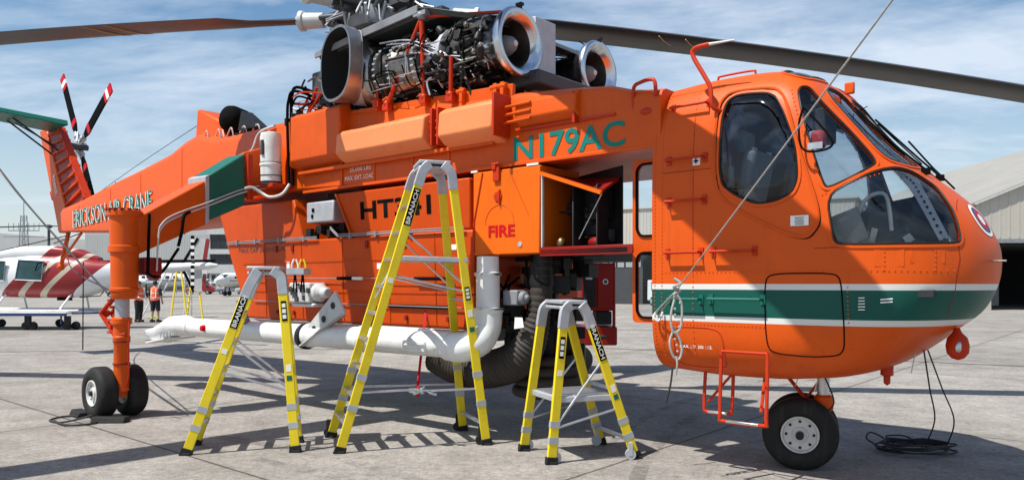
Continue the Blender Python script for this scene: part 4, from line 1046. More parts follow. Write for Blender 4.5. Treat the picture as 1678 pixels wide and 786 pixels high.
    for i in range(46):
        u = r_.uniform(3.0, 4.05); a = r_.uniform(-2.1, .9); rad_ = r_.uniform(.26, .36); c = V(u, y + math.cos(a) * rad_ * s_, EV + math.sin(a) * rad_)
        if r_.random() < .5: ac.lathe(c, (r_.uniform(-1, 1), r_.uniform(-1, 1), r_.uniform(-1, 1)), [(-.05, .03), (-.02, .045), (.05, .045), (.06, .02), (.09, .02)], 10)
        else: ac.box(c, (r_.uniform(.04, .14), r_.uniform(.04, .09), r_.uniform(.04, .12)), Matrix.Rotation(r_.uniform(0, 3), 3, 'X'))
    ac.build('accessories', M_dark, e, bevel=.004)
    a2 = MB()
    for i in range(9):
        u = r_.uniform(3.0, 3.95); a = r_.uniform(-1.6, 1.1); rad_ = r_.uniform(.30, .38); c = V(u, y + math.cos(a) * rad_ * s_, EV + math.sin(a) * rad_)
        a2.lathe(c, (r_.uniform(-1, 1), s_, r_.uniform(-1, 1)), [(-.03, .02), (.0, .03), (.03, .03), (.04, .012), (.06, .012)], 8)
    a2.lathe((3.18, y + .05 * s_, EV - .30), (1, 0, 0), [(0, .06), (.02, .085), (.24, .085), (.26, .05)], 16).lathe((3.02, y + .2 * s_, EV + .22), (1, 0, 0), [(0, .05), (.02, .07), (.22, .07), (.25, .04)], 16)
    a2.build('fittings', M_steel, e, bevel=.002)
    fr = MB()
    for (u, z0) in ((3.3, 3.68), (3.9, 3.74), (4.7, 3.8)):
        fr.tube([(u, y + .15 * s_, z0), (u + .05, y + .25 * s_, EV - .2)], .018).tube([(u + .2, y + .15 * s_, z0), (u + .05, y + .25 * s_, EV - .2)], .014)
    fr.build('engine_mount', M_dark, e)
    MB().tube([(2.74, y, EV + .34), (2.74, y, EV + .40)], .02).box((2.75, y, EV + .40), (.08, .05, .03)).build('intake_lug', M_dark, e)
    return e
engine(1); engine(-1)
bz = MB()
for a, b, r in (((3.97, 1.04, 4.68), (4.61, 1.0, 3.80), .026), ((3.97, 1.04, 4.68), (3.97, 1.0, 3.76), .030), ((3.48, 1.05, 4.14), (3.54, 1.0, 3.72), .024), ((4.80, 1.0, 4.14), (4.80, 1.0, 3.84), .018), ((3.97, 1.0, 4.70), (2.75, .85, 4.52), .020)):
    bz.tube([a, b], r, 10)
for (u, z) in ((4.62, 3.80), (3.97, 3.78), (3.54, 3.74), (4.80, 3.86)): bz.ball((u, 1.0, z), .045).box((u, 1.0, z - .04), (.10, .07, .07))
bz.build('engine_support_struts', M_red, H)
MB().ball((3.97, 1.04, 4.70), .055).box((3.97, .98, 4.72), (.2, .2, .05)).build('strut_joint', M_grey, H)
MB().tube(curve([(3.85, 1.02, 3.78), (3.88, 1.03, 3.95), (3.7, 1.0, 4.0), (3.45, 1.02, 4.05)], 5), .014).tube([(5.1, 1.02, 3.98), (4.3, 1.02, 4.0)], .010).tube(curve([(4.4, 1.0, 4.45), (3.9, 1.02, 4.25), (3.4, 1.0, 4.18), (3.2, 1.0, 4.2)], 5), .016).tube(curve([(4.75, 1.0, 4.55), (4.2, 1.04, 4.47), (3.8, 1.04, 4.30), (3.3, 1.02, 4.05)], 5), .011).tube(curve([(4.6, 1.02, 4.5), (4.1, 1.06, 4.40), (3.75, 1.06, 4.22), (3.35, 1.04, 4.12)], 5), .008).build('engine_outer_pipes', M_alu, H)
# crowded deck aft of the exhaust
r_ = random.Random(21)
for name, m, cnt in (('deck_pipes', M_red, 16), ('deck_cables', M_black, 22), ('deck_tubes', M_alud, 14)):
    mb = MB()
    for i in range(cnt):
        p = V(r_.uniform(5.6, 7.0), r_.uniform(.2, .95), r_.uniform(3.85, 4.15)); P = [p]
        for k in range(4): P.append(P[-1] + V(r_.uniform(-.3, .3), r_.uniform(-.15, .15), r_.uniform(-.14, .16)))
        mb.tube(curve(P, 4), r_.uniform(.008, .02), 6)
    mb.build(name, m, H)
db = MB()
for i in range(30): db.box((r_.uniform(5.4, 7.0), r_.uniform(.3, .9), r_.uniform(3.85, 4.08)), (r_.uniform(.05, .22), r_.uniform(.04, .12), r_.uniform(.05, .2)), Matrix.Rotation(r_.uniform(0, 3), 3, 'Z'))
db.build('deck_units', M_dark, H, bevel=.008)
MB().tube([(6.6, .8, 3.9), (6.25, .85, 4.3)], .02).tube([(6.9, .75, 3.9), (6.5, .8, 4.25)], .016).tube([(6.45, .9, 3.9), (6.2, .8, 4.25)], .014).build('deck_braces', M_red, H)
# curved hoses dropping past the canister
hh = MB()
for k, (w, r) in enumerate(((.97, .022), (1.01, .02), (.94, .014))):
    hh.tube(curve([(6.35, .8, 4.25 - .06 * k), (6.55, w, 4.33 - .06 * k), (6.66 + .02 * k, w, 4.22 - .06 * k), (6.68 + .03 * k, w, 3.95), (6.66 + .03 * k, w, 3.4), (6.64 + .03 * k, w, 3.0)], 6), r, 8)
hh.build('hydraulic_hoses', M_black, H)
MB().tube(curve([(6.60, 1.05, 3.0), (6.62, 1.15, 2.86), (6.75, 1.25, 2.82), (6.88, 1.3, 2.88), (6.95, 1.4, 2.95), (6.97, 1.5, 2.93)], 6), .02).tube(curve([(8.0, .92, 3.1), (7.9, .96, 3.5), (7.7, .95, 3.62), (7.6, .9, 3.85), (7.2, .9, 3.9)], 6), .02).build('tail_plumbing', M_wgrey, H)
cn = MB().lathe((6.88, 1.16, 3.03), (0, 0, 1), [(0, .09), (.02, .135), (.22, .14), (.23, .15), (.26, .15), (.27, .14), (.46, .14), (.62, .145), (.68, .13), (.70, .06)], 26).build('white_canister', M_white, H)
MB().lathe((6.88, 1.16, 3.29), (0, 0, 1), [(0, .143), (.02, .143)], 26).lathe((6.88, 1.16, 3.12), (0, 0, 1), [(0, .142), (.012, .142)], 26).box((6.86, 1.305, 3.50), (.05, .03, .20)).lathe((6.88, 1.16, 3.0), (0, 0, 1), [(0, .12), (.05, .13)], 22).build('canister_fittings', M_dgrey, cn)
MB().box((6.9, 1.05, 2.985), (.4, .4, .05)).box((7.02, 1.40, 3.10), (.06, .08, .62)).build('canister_bracket', M_red, H, bevel=.008)
# exhaust-side collector aft: orange housing with round black cap
MB().hexa([V(9.6, -.35, 4.0), V(10.75, -.3, 3.95), V(10.75, .30, 3.95), V(9.6, .35, 4.0), V(9.9, -.22, 4.45), V(10.72, -.26, 4.78), V(10.72, .26, 4.78), V(9.9, .22, 4.45)]).build('oil_cooler_housing', M_or, H, bevel=.04)
MB().lathe((9.72, -.15, 4.43), (-.25, 1, .05), [(0, .05), (.1, .22), (.36, .235), (.44, .215), (.50, .14), (.52, .0001)], 30).build('round_exhaust_cover', M_black, H, smooth=60)
MB().prism([V(8.9, .3, 4.12), V(8.3, .3, 4.10), V(8.8, .3, 4.42)], (0, .2, 0)).build('vent_scoop', M_dark, H)
tp = MB()
for i in range(5): tp.tube(curve([(8.2 + .4 * i, .5, 3.9), (8.2 + .4 * i, .55, 4.1 + .03 * i), (8.5 + .4 * i, .45, 4.12), (8.6 + .4 * i, .45, 3.95)], 4), .012)
tp.build('spine_pipes', M_wgrey, H)
tr_ = MB()
for i in range(22): tr_.box((r_.uniform(7.3, 9.9), r_.uniform(-.1, .5), r_.uniform(3.96, 4.08)), (r_.uniform(.05, .25), .08, r_.uniform(.04, .14)), Matrix.Rotation(r_.uniform(0, 3), 3, 'Z'))
tr_.build('spine_units', M_dark, H, bevel=.006)

# ---- tail boom
tb = [(8.3, .74, 2.90, 4.02), (9.3, .64, 2.80, 4.06), (10.2, .58, 2.74, 4.24), (10.7, .54, 2.72, 4.18), (11.3, .51, 2.70, 4.04), (12.5, .47, 2.70, 3.90), (14.0, .43, 2.72, 3.74), (15.8, .38, 2.80, 3.52), (17.2, .33, 2.86, 3.40)]
boom = loft(tb, .16).build('tail_boom', M_or, H, smooth=40)
o_ = V(16.1, .385, 2.90); rgt = (V(11.95, .503, 3.03) - o_); L_ = rgt.length
text('ERICKSON AIR-CRANE', o_ + V(.03, .001, -.012), rgt, (0, 0, 1), L_ + .02, .385, M_offw, boom, bold=.02)
text('ERICKSON AIR-CRANE', o_ + V(0, .004, 0), rgt, (0, 0, 1), L_, .375, M_letter, boom, bold=.0)
bh = MB()
for u in (13.1, 14.6, 12.2, 16.3): bh.box((u, .1, 3.74 + (14.0 - u) * .115 + .01), (.22, .06, .06)).tube([(u, .1, 3.74 + (14 - u) * .115), (u - .02, .1, 3.88 + (14 - u) * .115)], .01)
bh.build('boom_lights', M_dark, boom)
MB().tube([(17.3, .0, 3.42), (15.0, 0, 3.68)], .05).build('drive_shaft_cover', M_black, boom)
sm = MB()
for i in (3, 5, 6, 7):
    u, w, z0, z1 = tb[i]; sm.tube([(u, w + .002, z0 + .03), (u, w + .002, z1 - .16), (u, w - .15, z1 + .002)], .006, 4)
sm.build('boom_seams', M_red, boom)
# fin: louvred leading box, solid trailing part
F0, F1, F2, F3 = V(17.75, 0, 2.85), V(16.2, 0, 3.42), V(17.95, 0, 5.43), V(19.15, 0, 5.50)
def finp(a, b, c, d, w0, w1): return [V(a.x, -w0, a.z), V(b.x, -w0, b.z), V(b.x, w0, b.z), V(a.x, w0, a.z), V(d.x, -w1, d.z), V(c.x, -w1, c.z), V(c.x, w1, c.z), V(d.x, w1, d.z)]
m0 = F0.lerp(F1, .42); m1 = F3.lerp(F2, .42)
fin = MB().hexa(finp(F0, m0, m1, F3, .13, .10)).build('tail_fin', M_or, H, bevel=.03)
MB().hexa(finp(m0, F1, F2, m1, .085, .07)).build('fin_core', M_dred, fin)
lv = MB()
for i in range(9):
    t = .06 + .88 * i / 8; a = m0.lerp(m1, t); b = F1.lerp(F2, t); ww = .135 - .03 * t
    lv.hexa([V(a.x, -ww, a.z - .02), V(b.x, -ww, b.z - .02), V(b.x, ww + .02, b.z - .02), V(a.x, ww + .02, a.z - .02), V(a.x, -ww, a.z + .05), V(b.x, -ww, b.z + .05), V(b.x, ww - .02, b.z + .05), V(a.x, ww - .02, a.z + .05)])
lv.build('fin_louvres', M_or, fin, bevel=.006)
MB().bar(F1 + V(0, 0, .05), F2, .16, .06, side=(0, 1, 0)).build('fin_leading_edge', M_red, fin)
text('N179AC', V(17.95, .135, 3.75), (-.05, 0, .02), (.35, 0, 1), .16, .55, M_offw, fin)
# stabiliser on the starboard side with two braces
sb = MB().hexa([V(17.35, .05, 5.40), V(18.55, .05, 5.40), V(18.5, 2.9, 5.62), V(17.5, 2.9, 5.62), V(17.40, .05, 5.53), V(18.5, .05, 5.49), V(18.4, 2.9, 5.70), V(17.6, 2.9, 5.72)]).build('stabiliser', M_green, H, bevel=.02)
MB().tube([(17.8, .12, 4.85), (17.7, 1.1, 5.46)], .022).tube([(18.2, .12, 4.8), (18.1, 1.1, 5.46)], .022).tube([(17.9, .12, 4.95), (18.2, .9, 5.44)], .016).build('stabiliser_braces', M_dark, sb)
# tail rotor
TR = V(18.9, -.75, 5.22)
MB().lathe((18.75, -.1, 5.15), (0, -1, 0), [(0, .16), (.2, .13), (.45, .09), (.8, .07)], 20).build('tail_gearbox', M_dgrey, H)
th_ = MB().lathe(TR + V(0, .12, 0), (0, -1, 0), [(0, .10), (.05, .17), (.12, .17), (.16, .11), (.26, .09), (.30, .05)], 20).build('tail_rotor_hub', M_alud, H)
tg = MB()
for k in range(4):
    a = math.atan2(1.9, 1.14) + k * PI / 2
    d = V(math.cos(a), 0, math.sin(a)); sd = V(-math.sin(a), 0, math.cos(a))
    tg.tube([TR, TR + d * .42], .06, 10).tube([TR + sd * .14 + V(0, .1, 0), TR + d * .36 + sd * .1], .02).ball(TR + d * .28, .085)
    bl = MB(); n = V(0, 1, 0)
    bl.hexa([TR + d*.40 + sd*.06 + n*.02, TR + d*.40 - sd*.06 + n*.02, TR + d*.40 - sd*.06 - n*.02, TR + d*.40 + sd*.06 - n*.02, TR + d*.62 + sd*.14 + n*.02, TR + d*.62 - sd*.12 + n*.02, TR + d*.62 - sd*.12 - n*.02, TR + d*.62 + sd*.14 - n*.02])
    def seg(r0, r1, mb=None, gr=0):
        return (mb or MB()).hexa([TR + d*r0 + sd*(.14+gr) + n*(.018+gr), TR + d*r0 - sd*(.12+gr) + n*(.018+gr), TR + d*r0 - sd*(.12+gr) - n*(.018+gr), TR + d*r0 + sd*(.14+gr) - n*(.018+gr), TR + d*r1 + sd*(.14+gr) + n*(.018+gr), TR + d*r1 - sd*(.12+gr) + n*(.018+gr), TR + d*r1 - sd*(.12+gr) - n*(.018+gr), TR + d*r1 + sd*(.14+gr) - n*(.018+gr)])
    seg(.62, 1.86, bl)
    bo_ = bl.build('tail_rotor_blade', M_black, H, bevel=.006)
    seg(.64, .80, gr=.002).build('blade_band', M_fire, bo_); seg(1.862, 1.98).build('blade_band', M_fire, bo_); seg(1.98, 2.12).build('blade_band', M_offw, bo_); seg(2.12, 2.30).build('blade_band', M_fire, bo_)
tg.build('tail_rotor_grips', M_alud, th_)
# tail bumper under the boom
MB().tube([(17.5, 0, 2.85), (17.95, 0, 2.1)], .05, 10).tube([(16.7, 0, 2.82), (17.9, 0, 2.2)], .03).ball((17.97, 0, 2.05), .09).build('tail_bumper', M_or, H)
MB().tube(curve([(17.2, .0, 3.22), (17.0, 0, 3.38), (14.0, 0, 4.05), (10.7, .1, 4.6)], 4), .006, 5).build('aerial_wire', M_ropeb, H)

# ---- main rotor
HC = V(5.80, 0, 5.33)
ms = MB().lathe((5.80, 0, 4.6), (0, 0, 1), [(0, .30), (.12, .26), (.14, .42), (.22, .42), (.24, .22), (.5, .2), (.52, .36), (.60, .38), (.64, .25)], 28).build('rotor_mast', M_dgrey, H)
hub = MB().lathe(HC - V(0, 0, .10), (0, 0, 1), [(-.12, .30), (-.1, .52), (-.02, .56), (.14, .54), (.17, .36), (.30, .32), (.34, .42), (.46, .42), (.54, .2)], 30).build('rotor_head', M_grey, H)
fit = MB(); r_ = random.Random(5)
for i in range(46):
    a = r_.uniform(0, 2 * PI); rr = r_.uniform(.25, .75); z = r_.uniform(-.4, .32)
    c = HC + V(math.cos(a) * rr, math.sin(a) * rr, z)
    if r_.random() < .5: fit.lathe(c, (r_.uniform(-1, 1), r_.uniform(-1, 1), r_.uniform(-1, 1)), [(-.08, .03), (-.05, .05), (.06, .05), (.09, .02), (.14, .02)], 10)
    else: fit.box(c, (r_.uniform(.05, .2), r_.uniform(.04, .12), r_.uniform(.04, .14)), Matrix.Rotation(r_.uniform(0, 3), 3, 'Z'))
fit.build('rotor_head_fittings', M_dgrey, hub, bevel=.006)
fl_ = MB()
for i in range(26):
    a = r_.uniform(0, 2 * PI); p = HC + V(math.cos(a) * .35, math.sin(a) * .35, r_.uniform(-.1, .3)); q = HC + V(math.cos(a + .3) * .85, math.sin(a + .3) * .85, r_.uniform(-.3, .2))
    fl_.tube(curve([p, (p + q) / 2 + V(0, 0, r_.uniform(-.2, .2)), q], 4), r_.uniform(.008, .022), 6)
fl_.build('rotor_head_lines', M_alud, hub)
pcl = MB()
inv = HELI_M.inverted()
BL = [(170, 5.36, .030, -.0040), (-5, 5.47, -.110, -.0053), (226, 5.42, -.03, -.006), (292, 5.42, -.05, -.005), (112, 5.40, -.06, -.006), (50, 5.40, -.06, -.006)]
for ang, h0, k1, k2 in BL:
    wd = V(math.cos(R(ang)), math.sin(R(ang)), 0)
    d = inv.to_3x3() @ wd; sd = V(-d.y, d.x, 0)
    def bp(r): return V(HC.x, HC.y, 0) + d * r + V(0, 0, h0 + k1 * r + k2 * r * r)
    arm_ = MB().tube([bp(.25), bp(.55), bp(.95)], [.10, .09, .07], 14).box(bp(.45), (.2, .2, .26)).box(bp(.75) , (.22, .16, .18))
    arm_.tube([bp(.40) + sd * .22 + V(0, 0, -.02), bp(.95) + sd * .12], [.05, .04], 10)
    ao = arm_.build('rotor_arm', M_dgrey, H, bevel=.004)
    MB().lathe(bp(.92), bp(1.3) - bp(.92), [(0, .07), (.02, .105), (.30, .115), (.32, .14), (.37, .145), (.39, .10), (.42, .08)], 24).build('blade_cuff', M_wgrey, ao)
    pcl.tube([bp(.62) + sd * -.16 + V(0, 0, -.02), HC + d * .42 + sd * -.25 + V(0, 0, -.5)], .02, 8)
    rs_ = [1.28, 1.5, 2.0, 2.35, 3.2, 4.2, 5.2, 6.2, 7.2, 8.2, 9.2, 10.2, 10.95]; mb = MB(); vs = []
    NB = 10
    for r in rs_:
        c = bp(r); full = min(1, max(0, (r - 1.9) / .45)); le = .10 + .06 * full; te = .10 + .33 * full; tk_ = .045
        tw = R(9 - .8 * r); nz_ = V(0, 0, 1)
        prof_ = [(le, 0), (le * .7, .8), (0, 1.0), (-te * .5, .6), (-te, .08), (-te, -.08), (-te * .5, -.6), (0, -1.0), (le * .7, -.8), (le * .95, -.3)]
        for x, y in prof_:
            yy = y * tk_; vs.append(c + sd * (x * math.cos(tw) - yy * math.sin(tw)) * -1 + nz_ * (yy * math.cos(tw) + x * math.sin(tw)))
    fs = [(i*NB + k, i*NB + (k+1) % NB, (i+1)*NB + (k+1) % NB, (i+1)*NB + k) for i in range(len(rs_) - 1) for k in range(NB)] + [tuple(range(NB)), tuple(range(len(vs) - NB, len(vs)))]
    bl = mb.faces(vs, fs).build('main_rotor_blade', M_blade, H, smooth=50)
    for r in (3.85, 4.2):
        c = bp(r); P = []
        tw = R(9 - .8 * r)
        for x in (.15, .05, -.1, -.25, -.41): P.append(c + sd * (-x * math.cos(tw)) + V(0, 0, x * math.sin(tw) - .050 * (1 if abs(x) < .12 else .55 if x > -.3 else .12)) + d * (-x * .7))
        MB().tube(P, .008, 5).build('blade_band', M_gold, bl)
pcl.build('pitch_links', M_alud, hub)

# ---- landing gear
M_rim = mat('wheel_rim_paint', (0.55, 0.55, 0.53), 0.45, var=.1, nscale=8, dirt=(.15, .13, .11), dirt_amt=.5)
def wheel(c, axis, r, wdt, name='wheel', rim=M_rim, parent=H):
    ax = Vector(axis).normalized(); c = Vector(c)
    k = r
    tyre = [(-wdt*.5*.72, k*.50), (-wdt*.5*.95, k*.60), (-wdt*.5, k*.74), (-wdt*.5*.90, k*.90), (-wdt*.5*.62, k*.985), (-wdt*.2, k), (wdt*.2, k), (wdt*.5*.62, k*.985), (wdt*.5*.90, k*.90), (wdt*.5, k*.74), (wdt*.5*.95, k*.60), (wdt*.5*.72, k*.50), (wdt*.2, k*.46), (-wdt*.2, k*.46), (-wdt*.5*.72, k*.50)]
    w = MB().lathe(c, ax, tyre, 48).build(name, M_rubber, parent, smooth=50)
    rm = MB()
    for s_ in (1, -1):
        rm.lathe(c, ax * s_, [(wdt*.30, k*.51), (wdt*.44, k*.50), (wdt*.45, k*.46), (wdt*.33, k*.42), (wdt*.28, k*.30), (wdt*.30, k*.22), (wdt*.40, k*.20), (wdt*.41, k*.10), (wdt*.41, .0001)], 36)
    ro = rm.build('rim', rim, w, smooth=40)
    u = ax.cross(V(0, 0, 1)).normalized(); v = ax.cross(u)
    bo = MB()
    for s_ in (1, -1):
        for j in range(8):
            a = 2 * PI * j / 8; bo.lathe(c + (u * math.cos(a) + v * math.sin(a)) * k * .36 + ax * s_ * wdt * .27, ax * s_, [(0, k*.045), (.012, k*.04)], 8)
        bo.lathe(c + ax * s_ * wdt * .40, ax * s_, [(0, k*.11), (.03, k*.09), (.032, .0001)], 14)
    bo.build('wheel_bolts', M_dark, ro)
    gv = MB()
    for dx in (-.22, 0, .22): gv.lathe(c + ax * wdt * dx, ax, [(-.006, k*1.001), (-.004, k * .985), (.004, k * .985), (.006, k*1.001)], 40)
    return w
ncs = R(18)  # nose wheels castored towards the camera side
nax = V(-math.sin(ncs), math.cos(ncs), 0)
for s_ in (1, -1): wheel(V(.04, 0, .315) + nax * .155 * s_, nax, .322, .19)
ns_ = MB().lathe((-.16, 0, .52), (0, 0, 1), [(0, .075), (.02, .085), (.12, .08), (.14, .06)], 18).tube([(-.16, 0, .60), (-.10, 0, .45), (.04, 0, .315)], [.06, .055, .05], 12).build('nose_gear_leg', M_or, H)
MB().lathe((-.16, 0, .62), (0, 0, 1), [(0, .05), (.30, .055)], 18).build('oleo_strut', M_alu, ns_)
MB().tube([(-.12, .05, .50), (.14, .05, .80), (-.05, .05, .86)], .02).tube([(-.10, .02, .48), (-.02, .02, .62), (-.12, .02, .76)], .014).build('torque_link', M_red, ns_)
MB().tube([nax * .3 + V(.04, 0, .315), V(.04, 0, .315) - nax * .3], .035, 12).build('axle', M_dark, ns_)
MB().tube(curve([(-.20, .1, .84), (-.30, .15, .62), (-.18, .08, .50)], 5), .007).build('brake_line', M_ropeb, ns_)

def main_gear(s_):
    W = 3.0 * s_
    for dw in (.17, -.17): wheel(V(7.40, W + dw * 1.05, .318), V(.0, 1, 0), .318, .235)
    cy = MB().lathe((7.18, W - .02 * s_, 1.50), (0, 0, 1), [(-.04, .13), (0, .155), (.05, .155), (.06, .17), (.09, .17), (.10, .155), (.52, .16), (.53, .185), (.60, .185), (.61, .165), (.95, .172), (.97, .20), (1.03, .20), (1.05, .15)], 28).build('gear_leg', M_or, H)
    tt = MB()
    for k in range(14):
        a = 2 * PI * k / 14; tt.box((7.18 + math.cos(a) * .17, W + math.sin(a) * .17, 2.54), (.045, .045, .03))
    tt.build('leg_cap_bolts', M_dred, cy)
    MB().lathe((7.2, W, 1.20), (0, 0, 1), [(0, .082), (.32, .082)], 22).build('oleo_piston', M_alud, cy)
    lo = MB().lathe((7.22, W, .34), (0, 0, 1), [(0, .10), (.05, .09), (.60, .088), (.62, .10), (.66, .10), (.67, .09), (.80, .095), (.82, .12), (.88, .12), (.90, .09)], 24).tube([(7.40, W - .17 * s_, .318), (7.40, W + .17 * s_, .318)], .06, 14).box((7.31, W, .34), (.22, .14, .15)).build('lower_leg', M_or, cy)
    tq = MB().tube([(7.26, W + .05 * s_, 1.50), (7.52, W + .12 * s_, 1.28), (7.28, W + .05 * s_, 1.02)], .032, 8).tube([(7.26, W - .05, 1.50), (7.52, W, 1.28), (7.28, W - .05, 1.02)], .025, 8).ball((7.52, W + .06 * s_, 1.28), .05)
    for z in (1.05, 1.12, 1.2, 1.36, 1.44): tq.box((7.36, W + .07 * s_, z), (.10, .05, .03))
    tq.build('torque_link', M_red, cy)
    MB().lathe((7.22, W, .66), (0, 0, 1), [(0, .10), (.02, .10)], 18).lathe((7.22, W, .93), (0, 0, 1), [(0, .10), (.015, .10)], 18).build('leg_clamp', M_dred, cy)
    MB().tube(curve([(7.0, W, 1.2), (6.98, W + .02, .9), (7.02, W, .55), (7.1, W, .4)], 5), .009).tube([(7.06, W + .1 * s_, 1.03), (6.86, W + .1 * s_, 1.06)], .012).build('brake_line', M_red, cy)
    # lateral arm: orange outer box, teal inner box; lit upper face slopes outboard
    def armbox(w0, w1, z0b, z0t, z1b, z1t, g=0.0):
        a, b = w0 * s_, w1 * s_
        P = [V(7.05 - g, a, z0b - g), V(7.50 + g, a, z0b - g), V(7.50 + g, b, z1b - g), V(7.05 - g, b, z1b - g), V(7.05 - g, a, z0t), V(7.50 + g, a, z0t + g), V(7.50 + g, b, z1t + g), V(7.05 - g, b, z1t)]
        if s_ < 0: P = [P[i] for i in (3, 2, 1, 0, 7, 6, 5, 4)]
        return MB().hexa(P)
    armbox(2.0, 2.92, 2.42, 3.00, 1.98, 2.44).build('gear_arm', M_or, H, bevel=.02)
    armbox(1.45, 2.0, 2.72, 3.42, 2.46, 3.05, .006).build('arm_root_fairing', M_green, H, bevel=.02)
    armbox(.80, 1.45, 2.90, 3.68, 2.76, 3.44, -.05).build('arm_stub', M_or, H, bevel=.02)
    armbox(1.97, 2.02, 2.465, 3.07, 2.44, 3.04, .012).build('arm_joint_strip', M_alud, H)
    pi = MB()
    for k, (z, r) in enumerate(((0, .011), (.045, .009))):
        pi.tube(curve([(7.02, 1.1 * s_, 2.98 + z), (7.01, 1.5 * s_, 2.88 + z), (7.01, 2.0 * s_, 2.66 + z), (7.00, 2.45 * s_, 2.47 + z), (6.98, 2.62 * s_, 2.34 + z), (6.98, 2.66 * s_, 2.2 + z), (6.98, 2.68 * s_, 1.8)], 6), r, 7)
    pi.build('arm_pipes', M_wgrey, H)
    ho = MB().tube(curve([(7.0, 2.25 * s_, 2.56), (6.95, 2.35 * s_, 2.5), (6.95, 2.38 * s_, 2.3), (7.0, 2.4 * s_, 2.12)], 5), .02).tube([(6.96, 2.78 * s_, 2.5), (6.96, 2.80 * s_, 1.75)], .02).tube(curve([(7.0, 2.8 * s_, 1.78), (7.1, 2.6 * s_, 1.75), (7.2, 2.3 * s_, 2.1)], 4), .018)
    ho.build('arm_hoses', M_black, H)
    MB().box((7.12, 2.70 * s_, 1.86), (.2, .22, .22)).lathe((7.1, 2.62 * s_, 1.75), (1, 0, 0), [(0, .06), (.2, .06)], 12).build('steady_bracket', M_dred, H, bevel=.02)
    return cy
main_gear(1); main_gear(-1)

# ================================================================== LADDERS (fibreglass step ladders standing on the apron)
def lerp(a, b, t): return a + (b - a) * t
def ladder(name, label, A, A2, B, B2, topA, topA2, topB, topB2, capz, rungs, kind, write='BRANACH', group='yellow fibreglass ladders beside the helicopter', detail=True):
    """A/A2 = near/far foot of the climbing side, B/B2 = near/far foot of the back; top* = where each stile ends"""
    o = Vector(((A + B).x / 2, (A + B).y / 2, 0)); t = thing(name, label, 'ladder', o, 0, group)
    L = lambda p: Vector(p) - o
    w_ = (A2 - A).normalized()
    for (f, h) in ((A, topA), (A2, topA2), (B, topB), (B2, topB2)):
        ax = (h - f).normalized()
        st = MB().bar(L(f + ax * .06), L(h), .036, .088, side=w_).build('stile', M_yel, t, bevel=.006)
        if not detail: continue
        MB().bar(L(f + ax * .0), L(f + ax * .065), .055, .11, side=w_).box(L(f) + V(0, 0, .012), (.11, .07, .024)).build('rubber_foot', M_rubber, st, bevel=.004)
        for q in (.16, .27): 
            ln_ = (h - f).length; c = f.lerp(h, q)
            MB().bar(L(c - ax * .03), L(c + ax * .03), .042, .094, side=w_).build('stile_clip', M_alud, st)
    if not detail:
        for i in range(rungs):
            q = (i + 1) / (rungs + 1); 
            MB().bar(L(A.lerp(topA, q)), L(A2.lerp(topA2, q)), .03, .06).build('rung', M_alu, t)
        MB().bar(L(topA.lerp(topA2, .5)), L(topB.lerp(topB2, .5)), .30, .05).build('top_cap', M_alud, t)
        return t
    # top castings
    for (h, f, g) in ((topA, A, topB), (topA2, A2, topB2), (topB, B, topA), (topB2, B2, topA2)):
        ax = (h - f).normalized(); inn = (g - h).normalized(); e = V(h.x, h.y, 0) + inn * (.30 * (g - h).length) ; e.z = capz - .02
        P = curve([h - ax * .10, h, h + ax * .08 + inn * .01, e], 3)
        MB().ribbon([L(p) for p in P], .046, .096, w_).build('top_casting', M_alud, t, smooth=25, bevel=.006)
    ca, cb_ = topA.lerp(topA2, .5), topB.lerp(topB2, .5); ca = V(ca.x, ca.y, capz); cb_ = V(cb_.x, cb_.y, capz)
    wd = (topA2 - topA).length
    cap_ = MB().bar(L(ca), L(cb_), wd * .9 + .06, .035, side=w_).bar(L(ca - V(0, 0, .05)), L(cb_ - V(0, 0, .05)), wd * .9, .03, side=w_)
    cap_.build('top_tray', M_alud, t, bevel=.008)
    # treads on the climbing side
    for i in range(rungs):
        z = (i + 1) * capz / (rungs + (1.6 if kind != 'platform' else 1.2))
        if kind == 'platform' and z > .45: continue
        q = z / topA.z; a, b = A.lerp(topA, q), A2.lerp(topA2, q); dd = (B - A).normalized()
        MB().bar(L(a), L(b), .075, .028, side=dd).build('tread', M_alu, t, bevel=.003)
        if i % 2 == 0: MB().bar(L(a + V(0, 0, -.03)), L(a + (b - a) * .3 + V(0, 0, -.03)), .02, .02).build('tread_brace', M_alud, t)
    if detail:
        for (f, h, q, m_, hh_) in ((B, topB, .50, M_offw, .07), (A, topA, .62, M_offw, .05), (B, topB, .44, M_green, .05)):
            ax = (h - f).normalized(); c = f.lerp(h, q); nn = -w_; nn = (nn - ax * nn.dot(ax)).normalized(); sd_ = nn.cross(ax)
            MB().box(L(c + nn * .0195), (hh_, .05, .002), Matrix((ax, sd_, nn)).transposed()).build('warning_sticker', m_, t)
    # back braces
    for q in ((.14, .5) if kind != 'tall' else (.08, .32, .55)):
        a, b = B.lerp(topB, q), B2.lerp(topB2, q); MB().bar(L(a), L(b), .03, .03).build('back_brace', M_alu, t)
    return t
LX = lambda a, b, c=0.0: Vector((a, b, c))
# short platform ladder, right
def spread(t, pts, r, m=M_alu, name='spreader_bar'):
    mb = MB()
    for a, b in pts: mb.tube([a - t.location, b - t.location], r, 8)
    return mb.build(name, m, t)
